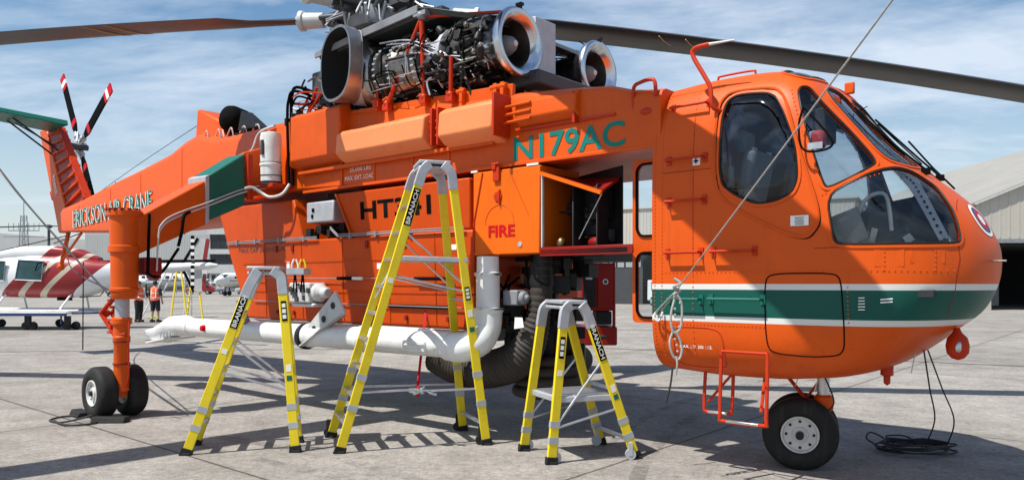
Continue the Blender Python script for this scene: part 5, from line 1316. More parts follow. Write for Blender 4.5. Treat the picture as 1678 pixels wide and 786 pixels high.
# -- left ladder
A, A2 = LX(-3.14, 7.34), LX(-3.24, 7.80); B, B2 = LX(-2.12, 7.47), LX(-2.22, 7.93)
tA, tA2, tB, tB2 = LX(-2.58, 7.46, 1.60), LX(-2.68, 7.86, 1.60), LX(-2.27, 7.53, 1.64), LX(-2.37, 7.90, 1.64)
l1 = ladder('step_ladder', 'mid-height yellow ladder, leftmost of the three, with pliers in the tray on its top', A, A2, B, B2, tA, tA2, tB, tB2, 1.80, 5, 'step')
s1 = [(A.lerp(tA, .68), B.lerp(tB, .37)), (A2.lerp(tA2, .68), B2.lerp(tB2, .37)), (A.lerp(tA, .50), B.lerp(tB, .36)), (A2.lerp(tA2, .50), B2.lerp(tB2, .36))]
spread(l1, s1, .012)
# -- tall ladder in the middle
A, A2 = LX(-1.68, 7.42), LX(-1.95, 8.20); B, B2 = LX(-.26, 7.81), LX(-.55, 8.56)
tA, tA2, tB, tB2 = LX(-.905, 7.58, 2.71), LX(-1.05, 7.97, 2.71), LX(-.60, 7.67, 2.69), LX(-.74, 8.05, 2.69)
l2 = ladder('step_ladder', 'tallest yellow ladder, in the middle, with a red strap hanging inside it', A, A2, B, B2, tA, tA2, tB, tB2, 2.86, 9, 'tall')
s2 = [(A.lerp(tA, .80), B.lerp(tB, .60)), (A2.lerp(tA2, .80), B2.lerp(tB2, .60)), (A.lerp(tA, .64), B.lerp(tB, .58)), (A2.lerp(tA2, .64), B2.lerp(tB2, .58)), (A.lerp(tA, .72), A2.lerp(tA2, .55))]
spread(l2, s2, .011)
o2 = l2.location
q1, q2_ = A.lerp(tA, .70), B.lerp(tB, .70)
MB().bar(q1 - o2 + V(0, .2, 0), q2_ - o2 + V(0, .2, 0), .42, .05, side=(A2 - A)).build('work_platform', M_alud, l2, bevel=.006)
lo1, lo2 = A.lerp(tA, .215), B.lerp(tB, .215); lo3, lo4 = A2.lerp(tA2, .2), B2.lerp(tB2, .2)
md = lo1.lerp(lo2, .52)
MB().tube([lo1 - o2, md - o2 + V(-.05, 0, .01), md - o2 + V(.06, .05, -.01), lo2 - o2], .012).tube([lo3 - o2, lo3.lerp(lo4, .5) - o2, lo4 - o2], .012).build('lower_spreader', M_alu, l2)
cl = MB(); rr_ = random.Random(8)
for i in range(14): cl.box(md - o2 + V(rr_.uniform(-.12, .12), rr_.uniform(-.03, .08), rr_.uniform(-.05, .03)), (rr_.uniform(.02, .08), .03, rr_.uniform(.01, .03)), Matrix.Rotation(rr_.uniform(-.6, .6), 3, 'Y'))
cl.build('spreader_clamp', M_alu, l2)
for (f, h) in ((B, tB), (B2, tB2), (A2, tA2)):
    c = f.lerp(h, .035) - o2 + V(-.06, .02, 0)
    MB().lathe(c + V(0, -.02, -.045), (0, 1, 0), [(0, .045), (.035, .045)], 18).box(c + V(0, 0, .03), (.03, .06, .12)).build('castor', M_rubber, l2)
# -- short platform ladder
A, A2 = LX(.357, 6.97), LX(.114, 7.53); B, B2 = LX(1.17, 7.21), LX(.916, 7.84)
tA, tA2, tB, tB2 = LX(.480, 7.06, 1.33), LX(.295, 7.48, 1.33), LX(.715, 7.13, 1.33), LX(.56, 7.56, 1.33)
l3 = ladder('platform_ladder', 'shortest yellow ladder, nearest the cockpit, with a grey platform low between its legs', A, A2, B, B2, tA, tA2, tB, tB2, 1.475, 2, 'platform')
o3 = l3.location
pa, pb, pc, pd = A.lerp(tA, .43), B.lerp(tB, .43), B2.lerp(tB2, .43), A2.lerp(tA2, .43)
pf = MB().hexa([p - o3 + V(0, 0, -.02) for p in (pa, pb, pc, pd)] + [p - o3 + V(0, 0, .035) for p in (pa, pb, pc, pd)])
pf.build('platform', M_alud, l3, bevel=.008)
gr_ = MB()
for i in range(9):
    t_ = (i + .5) / 9; gr_.bar(pa.lerp(pd, t_) - o3 + V(.03, 0, .038), pb.lerp(pc, t_) - o3 + V(-.03, 0, .038), .022, .006)
gr_.build('platform_ribs', M_alu, l3)
spread(l3, [(A.lerp(tA, .24), B.lerp(tB, .70)), (A2.lerp(tA2, .24), B2.lerp(tB2, .70)), (A.lerp(tA, .24), B.lerp(tB, .36)), (A2.lerp(tA2, .24), B2.lerp(tB2, .36))], .012)
for (f, h) in ((A, tA), (A2, tA2), (B, tB), (B2, tB2)):
    c = f.lerp(h, .03) - o3 + V(.045, .05, 0) * (1 if f in (A, A2) else -1)
    MB().lathe(V(c.x, c.y - .02, .05), (0, 1, 0), [(0, .05), (.035, .05)], 18).box(V(c.x, c.y, .10), (.035, .05, .12)).build('castor', M_alud, l3)
# printed maker's plates running along the stiles
def plate_on(t, f, h, q0, q1, w_, word, flip=1, face=.0205, rev=False, pw=.072):
    ax = (h - f).normalized(); L_ = (h - f).length; c0 = f + ax * L_ * q0; ln_ = L_ * (q1 - q0)
    n = (f - V(0, 0, 0)).cross(V(0, 0, 1)); nn = -w_.normalized(); nn = (nn - ax * nn.dot(ax)).normalized()
    sd = nn.cross(ax).normalized()
    mid = c0 + ax * ln_ / 2 + nn * face - t.location
    pl = MB().box(mid, (ln_, pw, .003), Matrix((ax, sd, nn)).transposed()).build('maker_plate', M_black, t)
    if not word.isalpha():
        for k in (-.28, 0, .28): MB().box(mid + ax * ln_ * k + nn * .002, (ln_ * .2, pw * .7, .001), Matrix((ax, sd, nn)).transposed()).build('sticker_panel', M_offw, pl)
    elif rev: text(word, mid + ax * ln_ * .46 - sd * -pw * .31 + nn * .002, -ax, -sd, ln_ * .92, pw * .62, M_offw, pl, bold=.015)
    else: text(word, mid - ax * ln_ * .46 + sd * -pw * .31 + nn * .002, ax, sd, ln_ * .92, pw * .62, M_offw, pl, bold=.015)
    return pl
w1 = LX(-.10, .46); plate_on(l1, LX(-3.14, 7.34), LX(-2.58, 7.46, 1.60), .76, .965, w1, 'BRANACH')
plate_on(l1, LX(-2.12, 7.47), LX(-2.27, 7.53, 1.64), .78, .90, w1, '- 2.4 -', pw=.05)
w2 = LX(-.27, .78); plate_on(l2, LX(-1.68, 7.42), LX(-.905, 7.58, 2.71), .82, .955, w2, 'BRANACH')
plate_on(l2, LX(-.26, 7.81), LX(-.60, 7.67, 2.69), .55, .60, w2, '= =', pw=.05)
w3 = LX(-.243, .56); plate_on(l3, LX(1.17, 7.21), LX(.715, 7.13, 1.33), .70, .96, w3, 'BRANACH', rev=True)
plate_on(l3, LX(.357, 6.97), LX(.480, 7.06, 1.33), .72, .87, w3, '- - -', pw=.05)
# pliers and tool tray on the left ladder
ty = thing('tool_tray', 'small grey tray holding white and yellow pliers at the top of the leftmost ladder', 'tool tray', (-2.13, 7.62, 1.74))
MB().box((0, 0, 0), (.17, .26, .012)).box((0, -.13, .03), (.17, .008, .06)).box((0, .13, .03), (.17, .008, .06)).box((.085, 0, .03), (.008, .26, .06)).box((-.085, 0, .03), (.008, .26, .06)).build('tray', M_alud, ty)
for i, (x, m) in enumerate(((-.02, M_offw), (.055, M_yel))):
    p_ = MB().tube(curve([(x - .02, -.06, -.18), (x - .005, -.06, -.02), (x, -.06, .03)], 4), .008).tube(curve([(x + .02, -.06, -.18), (x + .005, -.06, -.02), (x, -.06, .03)], 4), .008).build('pliers', M_black, ty)
    MB().tube(curve([(x - .015, -.06, .03), (x - .035, -.06, .08), (x - .01, -.06, .15)], 4), .009).tube(curve([(x + .015, -.06, .03), (x + .03, -.06, .08), (x + .01, -.06, .15)], 4), .009).build('plier_handle', m, p_)

# ================================================================== ROPES, STRAPS, CABLES, CHOCKS
def rope(name, pts, r, m, label, cat, n=8, group=None):
    o = MB().tube(curve(pts, n), r, 7).build(name, m, None, smooth=60)
    return tag(o, label, cat, group)
ra = px(.92, 1.04, 1.36); rb = Vector((2.30, 1.20, 4.42))
rope('tie_down_rope', [ra, ra.lerp(rb, .10) + V(0, 0, -.0), ra.lerp(rb, .5) + V(0, 0, -.02), rb], .0055, M_rope, 'thin grey rope running from the lower rear corner of the cockpit up out of sight', 'rope')
kn = thing('rope_hitch', 'knotted loops of spare grey rope dangling in front of the white and green stripes', 'rope', px(.84, 1.07, 1.25))
kb = MB(); k0 = ra.lerp(rb, .075); kl = k0 - kn.location
kb.tube(curve([kl + V(-.02, 0, .10), kl + V(.03, -.02, .06), kl + V(-.03, -.02, .03), kl + V(.03, 0, 0), kl + V(-.025, -.02, -.03), kl + V(.02, 0, -.06)], 6), .012, 7)
kb.tube(curve([kl + V(0, 0, -.02), kl + V(-.05, -.02, -.2), kl + V(-.03, -.02, -.34), kl + V(.03, -.02, -.30), kl + V(.04, -.02, -.12), kl + V(.0, -.02, -.03)], 6), .010, 7)
kb.tube(curve([kl + V(-.01, 0, -.30), kl + V(-.06, -.02, -.42), kl + V(-.03, -.02, -.54), kl + V(.02, -.02, -.56), kl + V(.04, -.02, -.46), kl + V(-.01, -.02, -.33)], 6), .010, 7)
kb.tube(curve([kl + V(-.01, -.02, -.54), kl + V(.0, -.03, -.60), kl + V(-.01, -.02, -.70)], 6), .008, 7)
for k in range(12): kb.ball(kl + V(random.Random(k).uniform(-.03, .03), -.02, -.05 * k), .011, 6)
kb.tube([kl, ra - kn.location + V(-.02, -.02, .04)], .008, 7)
kb.build('rope_loops', M_rope, kn)
g1 = px(7.1, 3.2, 1.52)
rope('blade_tether', [g1, g1.lerp(Vector((-9.2, 12.9, 4.3)), .5) + V(0, 0, -.10), Vector((-9.2, 12.9, 4.3))], .012, M_ropeb, 'upper of the black ropes running up left from the main landing gear leg', 'rope')
rope('blade_tether', [g1 + V(0, .05, -.03), g1.lerp(Vector((-9.2, 12.9, 4.3)), .5) + V(.1, 0, -.22), Vector((-9.25, 12.9, 4.22))], .012, M_rope, 'lower grey rope running up left beside the black one from the main gear leg', 'rope')
rope('hanging_cord', [(-7.08, 12.6, 2.0), (-7.085, 12.6, 1.3), (-7.09, 12.6, .55)], .010, M_ropeb, 'straight dark cord hanging down left of the main landing gear', 'cord')
rope('tail_tether', [px(17.5, 0, 2.8), px(14, 1.2, 2.0), px(7.3, 3.1, 1.56)], .011, M_ropeb, 'black rope from under the tail boom to the main gear leg', 'rope')
rope('tail_tether', [px(17.5, 0, 2.8), px(18.5, 3.0, 1.9), px(19.0, 5.5, 1.4)], .011, M_ropeb, 'black rope dropping left from the end of the tail boom', 'rope')
st_ = MB().bar((-.98, 8.9, 1.55), (-1.03, 8.3, .50), .028, .006, side=(1, 0, 0)).tube(curve([(-1.03, 8.3, .50), (-1.02, 8.28, .44), (-1.04, 8.3, .42)], 3), .012).build('red_strap', M_fire, None)
tag(st_, 'red webbing strap hanging down inside the tallest ladder', 'strap')
# black cable from the belly into a coil
cb = thing('power_cable', 'black cable dropping from the nose belly into a loose coil on the concrete', 'cable', (3.95, 7.45, 0))
r_ = random.Random(3); P = []
for k in range(70):
    a = k * 2 * PI / 12; rr = .26 + r_.uniform(-.05, .05) + .02 * math.sin(k * .7); P.append((rr * 1.25 * math.cos(a), rr * .8 * math.sin(a), .016 + .0012 * k + r_.uniform(0, .01)))
cm = MB().tube(curve(P, 3), .009, 6)
bx = px(-.98, .05, 1.10) - cb.location
bq = V(.10, .05, .06)
cm.tube(curve([bx, bx.lerp(bq, .35) + V(.05, 0, 0), bx.lerp(bq, .7) + V(.10, 0, 0), bq, V(-.10, -.1, .05), V(-.25, -.05, .05)], 8), .0065, 6)
bq = V(.30, .02, .06); b2_ = bx + V(.06, .05, 0)
cm.tube(curve([b2_, b2_.lerp(bq, .35) + V(.06, 0, 0), b2_.lerp(bq, .7) + V(.12, 0, 0), bq, V(.16, -.08, .05), V(0, -.1, .05)], 8), .0065, 6)
cm.tube(curve([V(-.3, .1, .03), V(-.4, .18, .10), V(-.33, .25, .15), V(-.22, .2, .10), V(-.2, .1, .04)], 6), .0085, 6).tube(curve([V(-.1, .2, .03), V(-.15, .3, .1), V(.05, .3, .1), V(.1, .15, .04)], 6), .0085, 6)
cm.build('cable', M_ropeb, cb)
rope('static_lead', [px(.85, .9, .9), px(.86, .92, .75), px(.9, .93, .58)], .009, M_ropeb, 'short black lead hanging from the rear underside of the cockpit', 'cord')
# chocks at the near main wheels
ck_ = thing('wheel_chock', 'black rubber chock and rope lying in front of the left pair of wheels', 'chock', px(7.05, 3.2, 0))
MB().prism([V(-.2, -.08, 0), V(-.2, .10, 0), V(-.2, .07, .07), V(-.2, -.05, .07)], (.40, 0, 0)).build('chock_block', M_rubber, ck_, bevel=.01)
MB().tube(curve([(-.22, 0, .08), (-.5, -.1, .02), (-.75, .05, .015), (-.7, .3, .02), (-.3, .35, .02)], 6), .012).build('chock_rope', M_ropeb, ck_)
c2 = copy_tree(ck_); c2.location = px(7.78, 3.25, 0); c2.rotation_euler.z = 2.3; c2['label'] = 'black rubber chock behind the left pair of wheels, farther from the ladders'

# ================================================================== GROUND POWER CART (dark red, beyond the fuselage)
gc = thing('ground_power_cart', 'dark red ground equipment cart with a control cabinet, beyond the fuselage', 'ground cart', (1.22, 14.4, 0))
MB().bb(-1.2, .70, -.5, .6, .52, .86).build('chassis', M_dred, gc, bevel=.03)
gcab = MB().bb(.05, .66, -.5, .4, 1.15, 2.02).build('cabinet', M_dred, gc, bevel=.02)
MB().bb(.08, .30, -.52, -.505, 1.22, 1.96).build('cabinet_opening', M_dark, gcab)
MB().bb(.12, .24, -.53, -.52, 1.72, 1.86).build('meter_panel', M_wgrey, gcab)
MB().bb(.34, .62, -.53, -.51, 1.20, 1.97).build('cabinet_door', M_dred, gcab, bevel=.006)
MB().lathe((.48, -.532, 1.68), (0, -1, 0), [(0, .05), (.004, .05)], 18).build('door_badge', M_offw, gcab)
MB().lathe((.48, -.537, 1.68), (0, -1, 0), [(0, .035), (.004, .03)], 18).build('badge_centre', M_blue, gcab)
MB().bb(.32, .60, -.5, .2, .90, 1.14).build('battery_box', M_rubber, gc, bevel=.02)
MB().tube([(.64, -.48, .86), (.64, -.48, 2.05), (.1, -.48, 2.05)], .03).tube([(-.9, -.45, .86), (-.75, -.45, 1.7), (-.3, -.45, 1.98), (.05, -.45, 2.0)], .035).tube([(-.6, -.45, 1.45), (-.38, -.45, 1.85)], .03).tube([(-.7, -.45, 1.45), (-.5, -.45, 1.85)], .03).tube([(.0, .4, .86), (.0, .4, 2.0)], .03).build('guard_frame', M_dred, gc)
MB().bb(-1.0, -.2, -.3, .5, .86, 1.45).build('generator_cover', M_dred, gc, bevel=.04)
MB().bb(.35, .50, -.515, -.505, .68, .71).build('badge_plate', M_green, gc)
for x in (-.85, .0):
    for y in (-.42, .5): 
        w_ = MB().lathe((x, y - .1, .26), (0, 1, 0), [(0, .14), (.02, .24), (.08, .26), (.14, .26), (.2, .22)], 26).build('wheel', M_rubber, gc)
        MB().lathe((x, y - .105, .26), (0, 1, 0), [(0, .1), (.21, .1)], 18).build('wheel_hub', M_dred, w_)

# ================================================================== WHITE AND MAROON HELICOPTER ON ITS TROLLEY (left)
W = thing('light_helicopter', 'white light helicopter with maroon and cream swooshes parked behind at the left', 'helicopter', (-16.6, 28.0, 0))
def livery():
    m = M_white.copy(); m.name = 'swoosh_livery'
    n = m.node_tree.nodes; l = m.node_tree.links; b = n['Principled BSDF']; src = b.inputs['Base Color'].links[0].from_socket
    tc = n.new('ShaderNodeTexCoord'); sp = n.new('ShaderNodeSeparateXYZ'); l.new(tc.outputs['Object'], sp.inputs[0])
    a = n.new('ShaderNodeMath'); a.operation = 'MULTIPLY_ADD'; l.new(sp.outputs['Z'], a.inputs[0]); a.inputs[1].default_value = -1.05; l.new(sp.outputs['X'], a.inputs[2])
    mr = n.new('ShaderNodeMapRange'); l.new(a.outputs[0], mr.inputs[0]); mr.inputs['From Min'].default_value = -4.0; mr.inputs['From Max'].default_value = 0.0
    rp = n.new('ShaderNodeValToRGB'); rp.color_ramp.interpolation = 'CONSTANT'; e = rp.color_ramp.elements
    W_, Mn, Cr = (.72, .73, .73, 1), (.26, .01, .014, 1), (.50, .44, .34, 1)
    stops = [(0, W_), (.22, Mn), (.37, Cr), (.43, Mn), (.57, Cr), (.63, Mn), (.86, W_)]
    while len(e) < len(stops): e.new(.5)
    for i, (p, c) in enumerate(stops): e[i].position = p; e[i].color = c
    l.new(mr.outputs[0], rp.inputs[0]); l.new(rp.outputs[0], b.inputs['Base Color'])
    return m
ws = [(-3.2, .35, 1.45, 1.9), (-2.6, .62, 1.22, 2.35), (-1.8, .72, 1.14, 2.62), (-.8, .74, 1.12, 2.74), (0.2, .74, 1.12, 2.72), (1.0, .70, 1.16, 2.60), (1.6, .52, 1.36, 2.48), (2.2, .34, 1.62, 2.42)]
mb = MB(); vs = []; NR = 24
for (x, w, z0, z1) in ws:
    zc, hh_ = (z0 + z1) / 2, (z1 - z0) / 2
    for k in range(NR):
        a = 2 * PI * k / NR; vs.append(V(x, w * math.copysign(abs(math.cos(a)) ** .7, math.cos(a)), zc + hh_ * math.copysign(abs(math.sin(a)) ** .8, math.sin(a))))
mb.faces(vs, [(i*NR + k, i*NR + (k+1) % NR, (i+1)*NR + (k+1) % NR, (i+1)*NR + k) for i in range(len(ws) - 1) for k in range(NR)] + [tuple(range(NR)), tuple(range(len(vs) - NR, len(vs)))])
mb.build('fuselage', livery(), W, smooth=60)
cw_ = []; vs = []
for (x, w, z0, z1) in ((-2.0, .40, 2.5, 2.85), (-1.4, .48, 2.5, 3.0), (.0, .48, 2.5, 3.02), (.8, .38, 2.45, 2.90), (1.5, .2, 2.3, 2.6)):
    for k in range(NR):
        a = 2 * PI * k / NR; vs.append(V(x, w * math.copysign(abs(math.cos(a)) ** .6, math.cos(a)), (z0 + z1) / 2 + (z1 - z0) / 2 * math.copysign(abs(math.sin(a)) ** .6, math.sin(a))))
MB().faces(vs, [(i*NR + k, i*NR + (k+1) % NR, (i+1)*NR + (k+1) % NR, (i+1)*NR + k) for i in range(4) for k in range(NR)] + [tuple(range(NR)), tuple(range(len(vs) - NR, len(vs)))]).build('engine_cowling', bpy.data.materials['swoosh_livery'], W, smooth=60)
text('VH-BHF', (-2.75, -.80, 2.64), (1, 0, 0), (0, 0, 1), .95, .17, M_black, W, bold=.01)
for (x0, x1) in ((-2.75, -1.55), (-1.15, -.20)):
    f = MB().prism([V(x0, -.755, 1.78), V(x1, -.755, 1.74), V(x1 + .05, -.74, 2.45), V(x0 + .12, -.74, 2.5)], (0, .03, 0)).build('side_window', mat('teal_window_glass', (.02, .07, .08), .15, var=.5, nscale=1.5), W, bevel=.02)
    MB().tube([V(x0, -.765, 1.78), V(x1, -.765, 1.74), V(x1 + .05, -.75, 2.45), V(x0 + .12, -.75, 2.5)], .018, 6, closed=True).build('window_frame', M_alud, f)
MB().tube([(-.4, -.8, 2.1), (-.28, -.86, 2.35), (-.1, -.8, 2.4), (.0, -.76, 2.3)], .02).build('door_mirror', M_black, W)
tbm = MB().lathe((1.9, 0, 2.10), (1, 0, .055), [(0, .34), (.6, .25), (1.6, .19), (3.6, .13), (3.9, .05)], 22).build('tail_boom', M_white, W, smooth=60)
MB().tube([(1.6, -.0, 2.44), (5.7, 0, 2.48)], .055).build('drive_shaft_cover', M_black, W)
wf = MB().hexa([V(4.55, -.03, 2.3), V(5.35, -.03, 2.3), V(5.35, .03, 2.3), V(4.55, .03, 2.3), V(5.10, -.02, 3.30), V(5.42, -.02, 3.30), V(5.42, .02, 3.30), V(5.10, .02, 3.30)]).hexa([V(4.95, -.02, 1.35), V(5.25, -.02, 1.35), V(5.25, .02, 1.35), V(4.95, .02, 1.35), V(4.6, -.03, 2.3), V(5.2, -.03, 2.3), V(5.2, .03, 2.3), V(4.6, .03, 2.3)]).build('tail_fin', M_wgrey, W)
MB().bar((4.5, -.01, 2.35), (5.08, -.01, 3.3), .06, .09, side=(0, 1, 0)).bar((4.5, 0, 2.2), (4.92, 0, 1.35), .06, .08, side=(0, 1, 0)).build('fin_leading_edge', M_black, wf)
MB().bar((5.30, 0, 2.4), (5.44, 0, 3.28), .06, .13, side=(0, 1, 0)).bar((5.28, 0, 1.4), (5.32, 0, 2.0), .05, .12, side=(0, 1, 0)).build('fin_flash', M_maroon, wf)
MB().hexa([V(3.2, -1.0, 2.30), V(3.7, -1.0, 2.30), V(3.7, 1.0, 2.30), V(3.2, 1.0, 2.30), V(3.25, -1.0, 2.35), V(3.65, -1.0, 2.35), V(3.65, 1.0, 2.35), V(3.25, 1.0, 2.35)]).build('tailplane', M_black, W)
rt = MB().lathe((5.0, -.2, 2.42), (0, -1, 0), [(0, .06), (.12, .05)], 12).build('tail_rotor_hub', M_dgrey, W)
for s_ in (1, -1):
    for k in range(7):
        z0, z1 = .12 + .12 * k, .12 + .12 * (k + 1)
        MB().box((5.0 , -.30, 2.42 + s_ * (z0 + z1) / 2), (.13, .02, .12)).build('tail_rotor_blade', M_offw if k % 2 else M_black, rt)
MB().cyl((-.4, 0, 2.9), (-.4, 0, 3.75), .045).lathe((-.4, 0, 3.68), (0, 0, 1), [(0, .08), (.03, .12), (.08, .12), (.12, .06)], 16).build('rotor_mast', M_dgrey, W)
MB().bar((-.4, 0, 3.76), (4.2, .9, 3.52), .22, .03, side=(0, 1, 0)).bar((-.4, 0, 3.76), (-5, -.9, 3.55), .22, .03, side=(0, 1, 0)).box((.9, .2, 3.70), (.5, .14, .10)).build('main_rotor_blade', M_dgrey, W)
MB().tube([(-.1, -.2, 3.1), (1.0, -.1, 3.55)], .02).tube([(.2, .1, 3.1), (.6, .1, 4.3)], .01).build('rotor_links', M_dark, W)
for s_ in (1, -1):
    MB().tube(curve([(-3.2, .95 * s_, .82), (-2.9, .95 * s_, .70), (0.8, .95 * s_, .68), (1.2, .95 * s_, .69)], 5), .045).build('skid', M_white, W)
    for x in (-1.8, .55): MB().tube([(x, .95 * s_, .70), (x + .15, .5 * s_, 1.25)], .035).build('skid_leg', M_white, W)
MB().tube([(.9, -.3, 1.15), (1.6, -.2, 1.2), (1.9, -.1, 1.7), (1.85, 0, 1.9)], .018).box((.3, -.2, 1.08), (.5, .12, .1)).build('belly_probes', M_black, W)
T = thing('landing_trolley', 'low flat trolley carrying the white and maroon helicopter', 'trolley', (-16.6, 28.0, 0))
MB().bb(-3.6, .9, -1.15, 1.15, .57, .63).build('deck', M_white, T, bevel=.01)
MB().bb(-3.6, .9, -1.18, -1.10, .50, .60).bb(-3.6, .9, 1.10, 1.18, .50, .60).tube([(.9, -.8, .58), (2.3, -.2, .58)], .03).tube([(.7, -1.1, .55), (.7, -1.1, .2)], .03).build('trolley_frame', M_blue, T)
for i, (x, y) in enumerate(((-.6, -1.0), (-.35, -1.0), (.85, -1.0), (1.05, -.8), (-.6, 1.0), (-2.8, -1.0), (-2.8, 1.0))):
    MB().lathe((x, y - .07, .15), (0, 1, 0), [(0, .09), (.02, .14), (.06, .15), (.10, .15), (.14, .13)], 20).build('trolley_wheel', M_rubber, T)
MB().bb(.80, 1.0, -1.1, -1.0, .2, .5).bb(-.6, -.4, -1.1, -1.0, .2, .5).build('wheel_bracket', M_dark, T)

# ================================================================== BACKGROUND STEPLADDER
A, A2, B, B2 = LX(-14.95, 33.4), LX(-14.55, 34.1), LX(-14.05, 33.0), LX(-13.65, 33.7)
ladder('background_ladder', 'far yellow ladder standing beside the two men in orange vests', A, A2, B, B2, A.lerp(B, .36) + V(0, 0, 2.15), A2.lerp(B2, .36) + V(0, 0, 2.15), A.lerp(B, .64) + V(0, 0, 2.15), A2.lerp(B2, .64) + V(0, 0, 2.15), 2.25, 7, 'step', detail=False, group=None)
mt_ = thing('mobile_steps', 'white mobile maintenance steps behind the far yellow ladder', 'steps', (-16.5, 36.5, 0))
sb_ = MB()
for y in (-.4, .4): sb_.tube([(-1.0, y, .1), (.2, y, 2.3), (1.0, y, 2.3), (1.0, y, .1)], .035)
sb_.build('steps_frame', M_white, mt_)
for i in range(6): MB().box((-1.0 + .2 * (i + .5), 0, .1 + 2.2 * (i + .6) / 6), (.24, .8, .03)).build('tread', M_alud, mt_)
MB().box((.6, 0, 2.3), (.8, .84, .05)).build('landing', M_alud, mt_)

# ================================================================== TWO MEN IN SAFETY VESTS
def skin_body(name, J, E, m, parent, sub=2):
    me = bpy.data.meshes.new(name); keys = list(J)
    me.from_pydata([J[k][0] for k in keys], [(keys.index(a), keys.index(b)) for a, b in E], [])
    me.materials.append(m)
    o = bpy.data.objects.new(name, me); COL.objects.link(o); o.parent = parent
    sk = o.modifiers.new('skin', 'SKIN'); sk.use_smooth_shade = True
    lay = me.skin_vertices[0] if me.skin_vertices else None
    if lay is None:
        me.attributes
    for i, k in enumerate(keys):
        r = J[k][1]; me.skin_vertices[0].data[i].radius = (r, r) if not isinstance(r, tuple) else r
        me.skin_vertices[0].data[i].use_root = (i == 0)
    sbm = o.modifiers.new('sub', 'SUBSURF'); sbm.levels = sub; sbm.render_levels = sub
    return o
def person(label, loc, rz, pose, long_trousers, tall=1.72, cap=True):
    t = thing('person', label, 'person', loc, rz)
    k = tall / 1.75
    S = lambda x, y, z: Vector((x * k, y * k, z * k))
    # facing local -Y
    J = {'pel': (S(0, 0, .94), (.15, .11)), 'wst': (S(0, -.01, 1.10), (.145, .10)), 'chs': (S(0, 0, 1.32), (.17, .115)), 'nkb': (S(0, .0, 1.47), (.10, .08)), 'nk': (S(0, -.01, 1.54), .055), 'hd1': (S(0, -.02, 1.62), (.075, .09)), 'hd2': (S(0, -.02, 1.70), .075)}
    E = [('pel', 'wst'), ('wst', 'chs'), ('chs', 'nkb'), ('nkb', 'nk'), ('nk', 'hd1'), ('hd1', 'hd2')]
    lift = pose.get('stride', 0.0)
    for s_, n in ((1, 'L'), (-1, 'R')):
        fy = lift * s_
        J['hp' + n] = (S(.09 * s_, 0, .90), .095); J['kn' + n] = (S(.11 * s_, -.02 + fy * .5, .50), .06); J['cf' + n] = (S(.115 * s_, .01 + fy * .8, .34), .058); J['an' + n] = (S(.12 * s_, .03 + fy, .10), .036); J['to' + n] = (S(.13 * s_, -.13 + fy, .045), (.04, .03)); J['he' + n] = (S(.12 * s_, .06 + fy, .04), .035)
        E += [('pel', 'hp' + n), ('hp' + n, 'kn' + n), ('kn' + n, 'cf' + n), ('cf' + n, 'an' + n), ('an' + n, 'to' + n), ('an' + n, 'he' + n)]
        el, wr = pose[n]
        J['sh' + n] = (S(.185 * s_, 0, 1.42), .062); J['el' + n] = (S(*el), .043); J['wr' + n] = (S(*wr), .028)
        d = (S(*wr) - S(*el)).normalized(); sidev = d.cross(V(0, 1, 0)).normalized()
        J['pm' + n] = (S(*wr) + d * .055, (.038, .02))
        E += [('nkb', 'sh' + n), ('sh' + n, 'el' + n), ('el' + n, 'wr' + n), ('wr' + n, 'pm' + n)]
        for f in range(4):
            q = S(*wr) + d * .095 + sidev * (.012 * (f - 1.5) * 1.6); q2 = q + d * (.055 - .008 * abs(f - 1.5)) + V(0, -.02, 0)
            J['f%d%s' % (f, n)] = (q, .010); J['g%d%s' % (f, n)] = (q2, .008); E += [('pm' + n, 'f%d%s' % (f, n)), ('f%d%s' % (f, n), 'g%d%s' % (f, n))]
        q = S(*wr) + d * .03 + sidev * -.045; J['t' + n] = (q, .011); J['u' + n] = (q + d * .045 + V(0, -.01, 0), .009); E += [('wr' + n, 't' + n), ('t' + n, 'u' + n)]
    b = skin_body('body', J, E, M_skin, t)
    hd = MB().ball(S(0, -.025, 1.655), .10 * k, 18, sc=(.80, .98, 1.18)).ball(S(0, -.125, 1.645), .018 * k, 8, sc=(.8, 1, 1.3))
    for s_ in (1, -1): hd.ball(S(.082 * s_, -.01, 1.65), .026 * k, 8, sc=(.4, .8, 1.2))
    hd.build('head', M_skin, b, smooth=60)
    fc = MB()
    for s_ in (1, -1): fc.ball(S(.032 * s_, -.113, 1.668), .010 * k, 8)
    fc.ball(S(0, -.116, 1.600), .016 * k, 8, sc=(1.5, .5, .4)); fc.build('eyes_and_mouth', M_hair, b)
    if cap: MB().ball(S(0, -.01, 1.69), .106 * k, 18, sc=(.88, 1.02, .95)).box(S(0, -.14, 1.69), (.13, .10, .012)).build('cap', M_cloth, t, smooth=60)
    else: MB().ball(S(0, .008, 1.685), .106 * k, 18, sc=(.88, 1.0, 1.0)).build('hair', M_hair, t, smooth=60)
    def lathe_oval(prof, sy, name, m, hollow=False):
        vs = []; n = 24
        for (z, rx, ry, oy) in prof:
            for i in range(n):
                a = 2 * PI * i / n; vs.append(S(rx * math.cos(a), oy + ry * math.sin(a), z))
        mb = MB().faces(vs, [(i*n + j, i*n + (j+1) % n, (i+1)*n + (j+1) % n, (i+1)*n + j) for i in range(len(prof) - 1) for j in range(n)])
        return mb.build(name, m, t, smooth=60, solid=(.008, 0))
    lathe_oval([(.93, .198, .150, 0), (1.0, .192, .145, 0), (1.15, .195, .142, 0), (1.32, .212, .145, 0), (1.42, .205, .125, 0), (1.475, .13, .09, 0), (1.50, .085, .075, 0)], 1, 'safety_vest', M_vest)
    for z in (1.02, 1.22): lathe_oval([(z, .200, .152, 0), (z + .045, .201, .152, 0)], 1, 'reflective_band', M_refl)
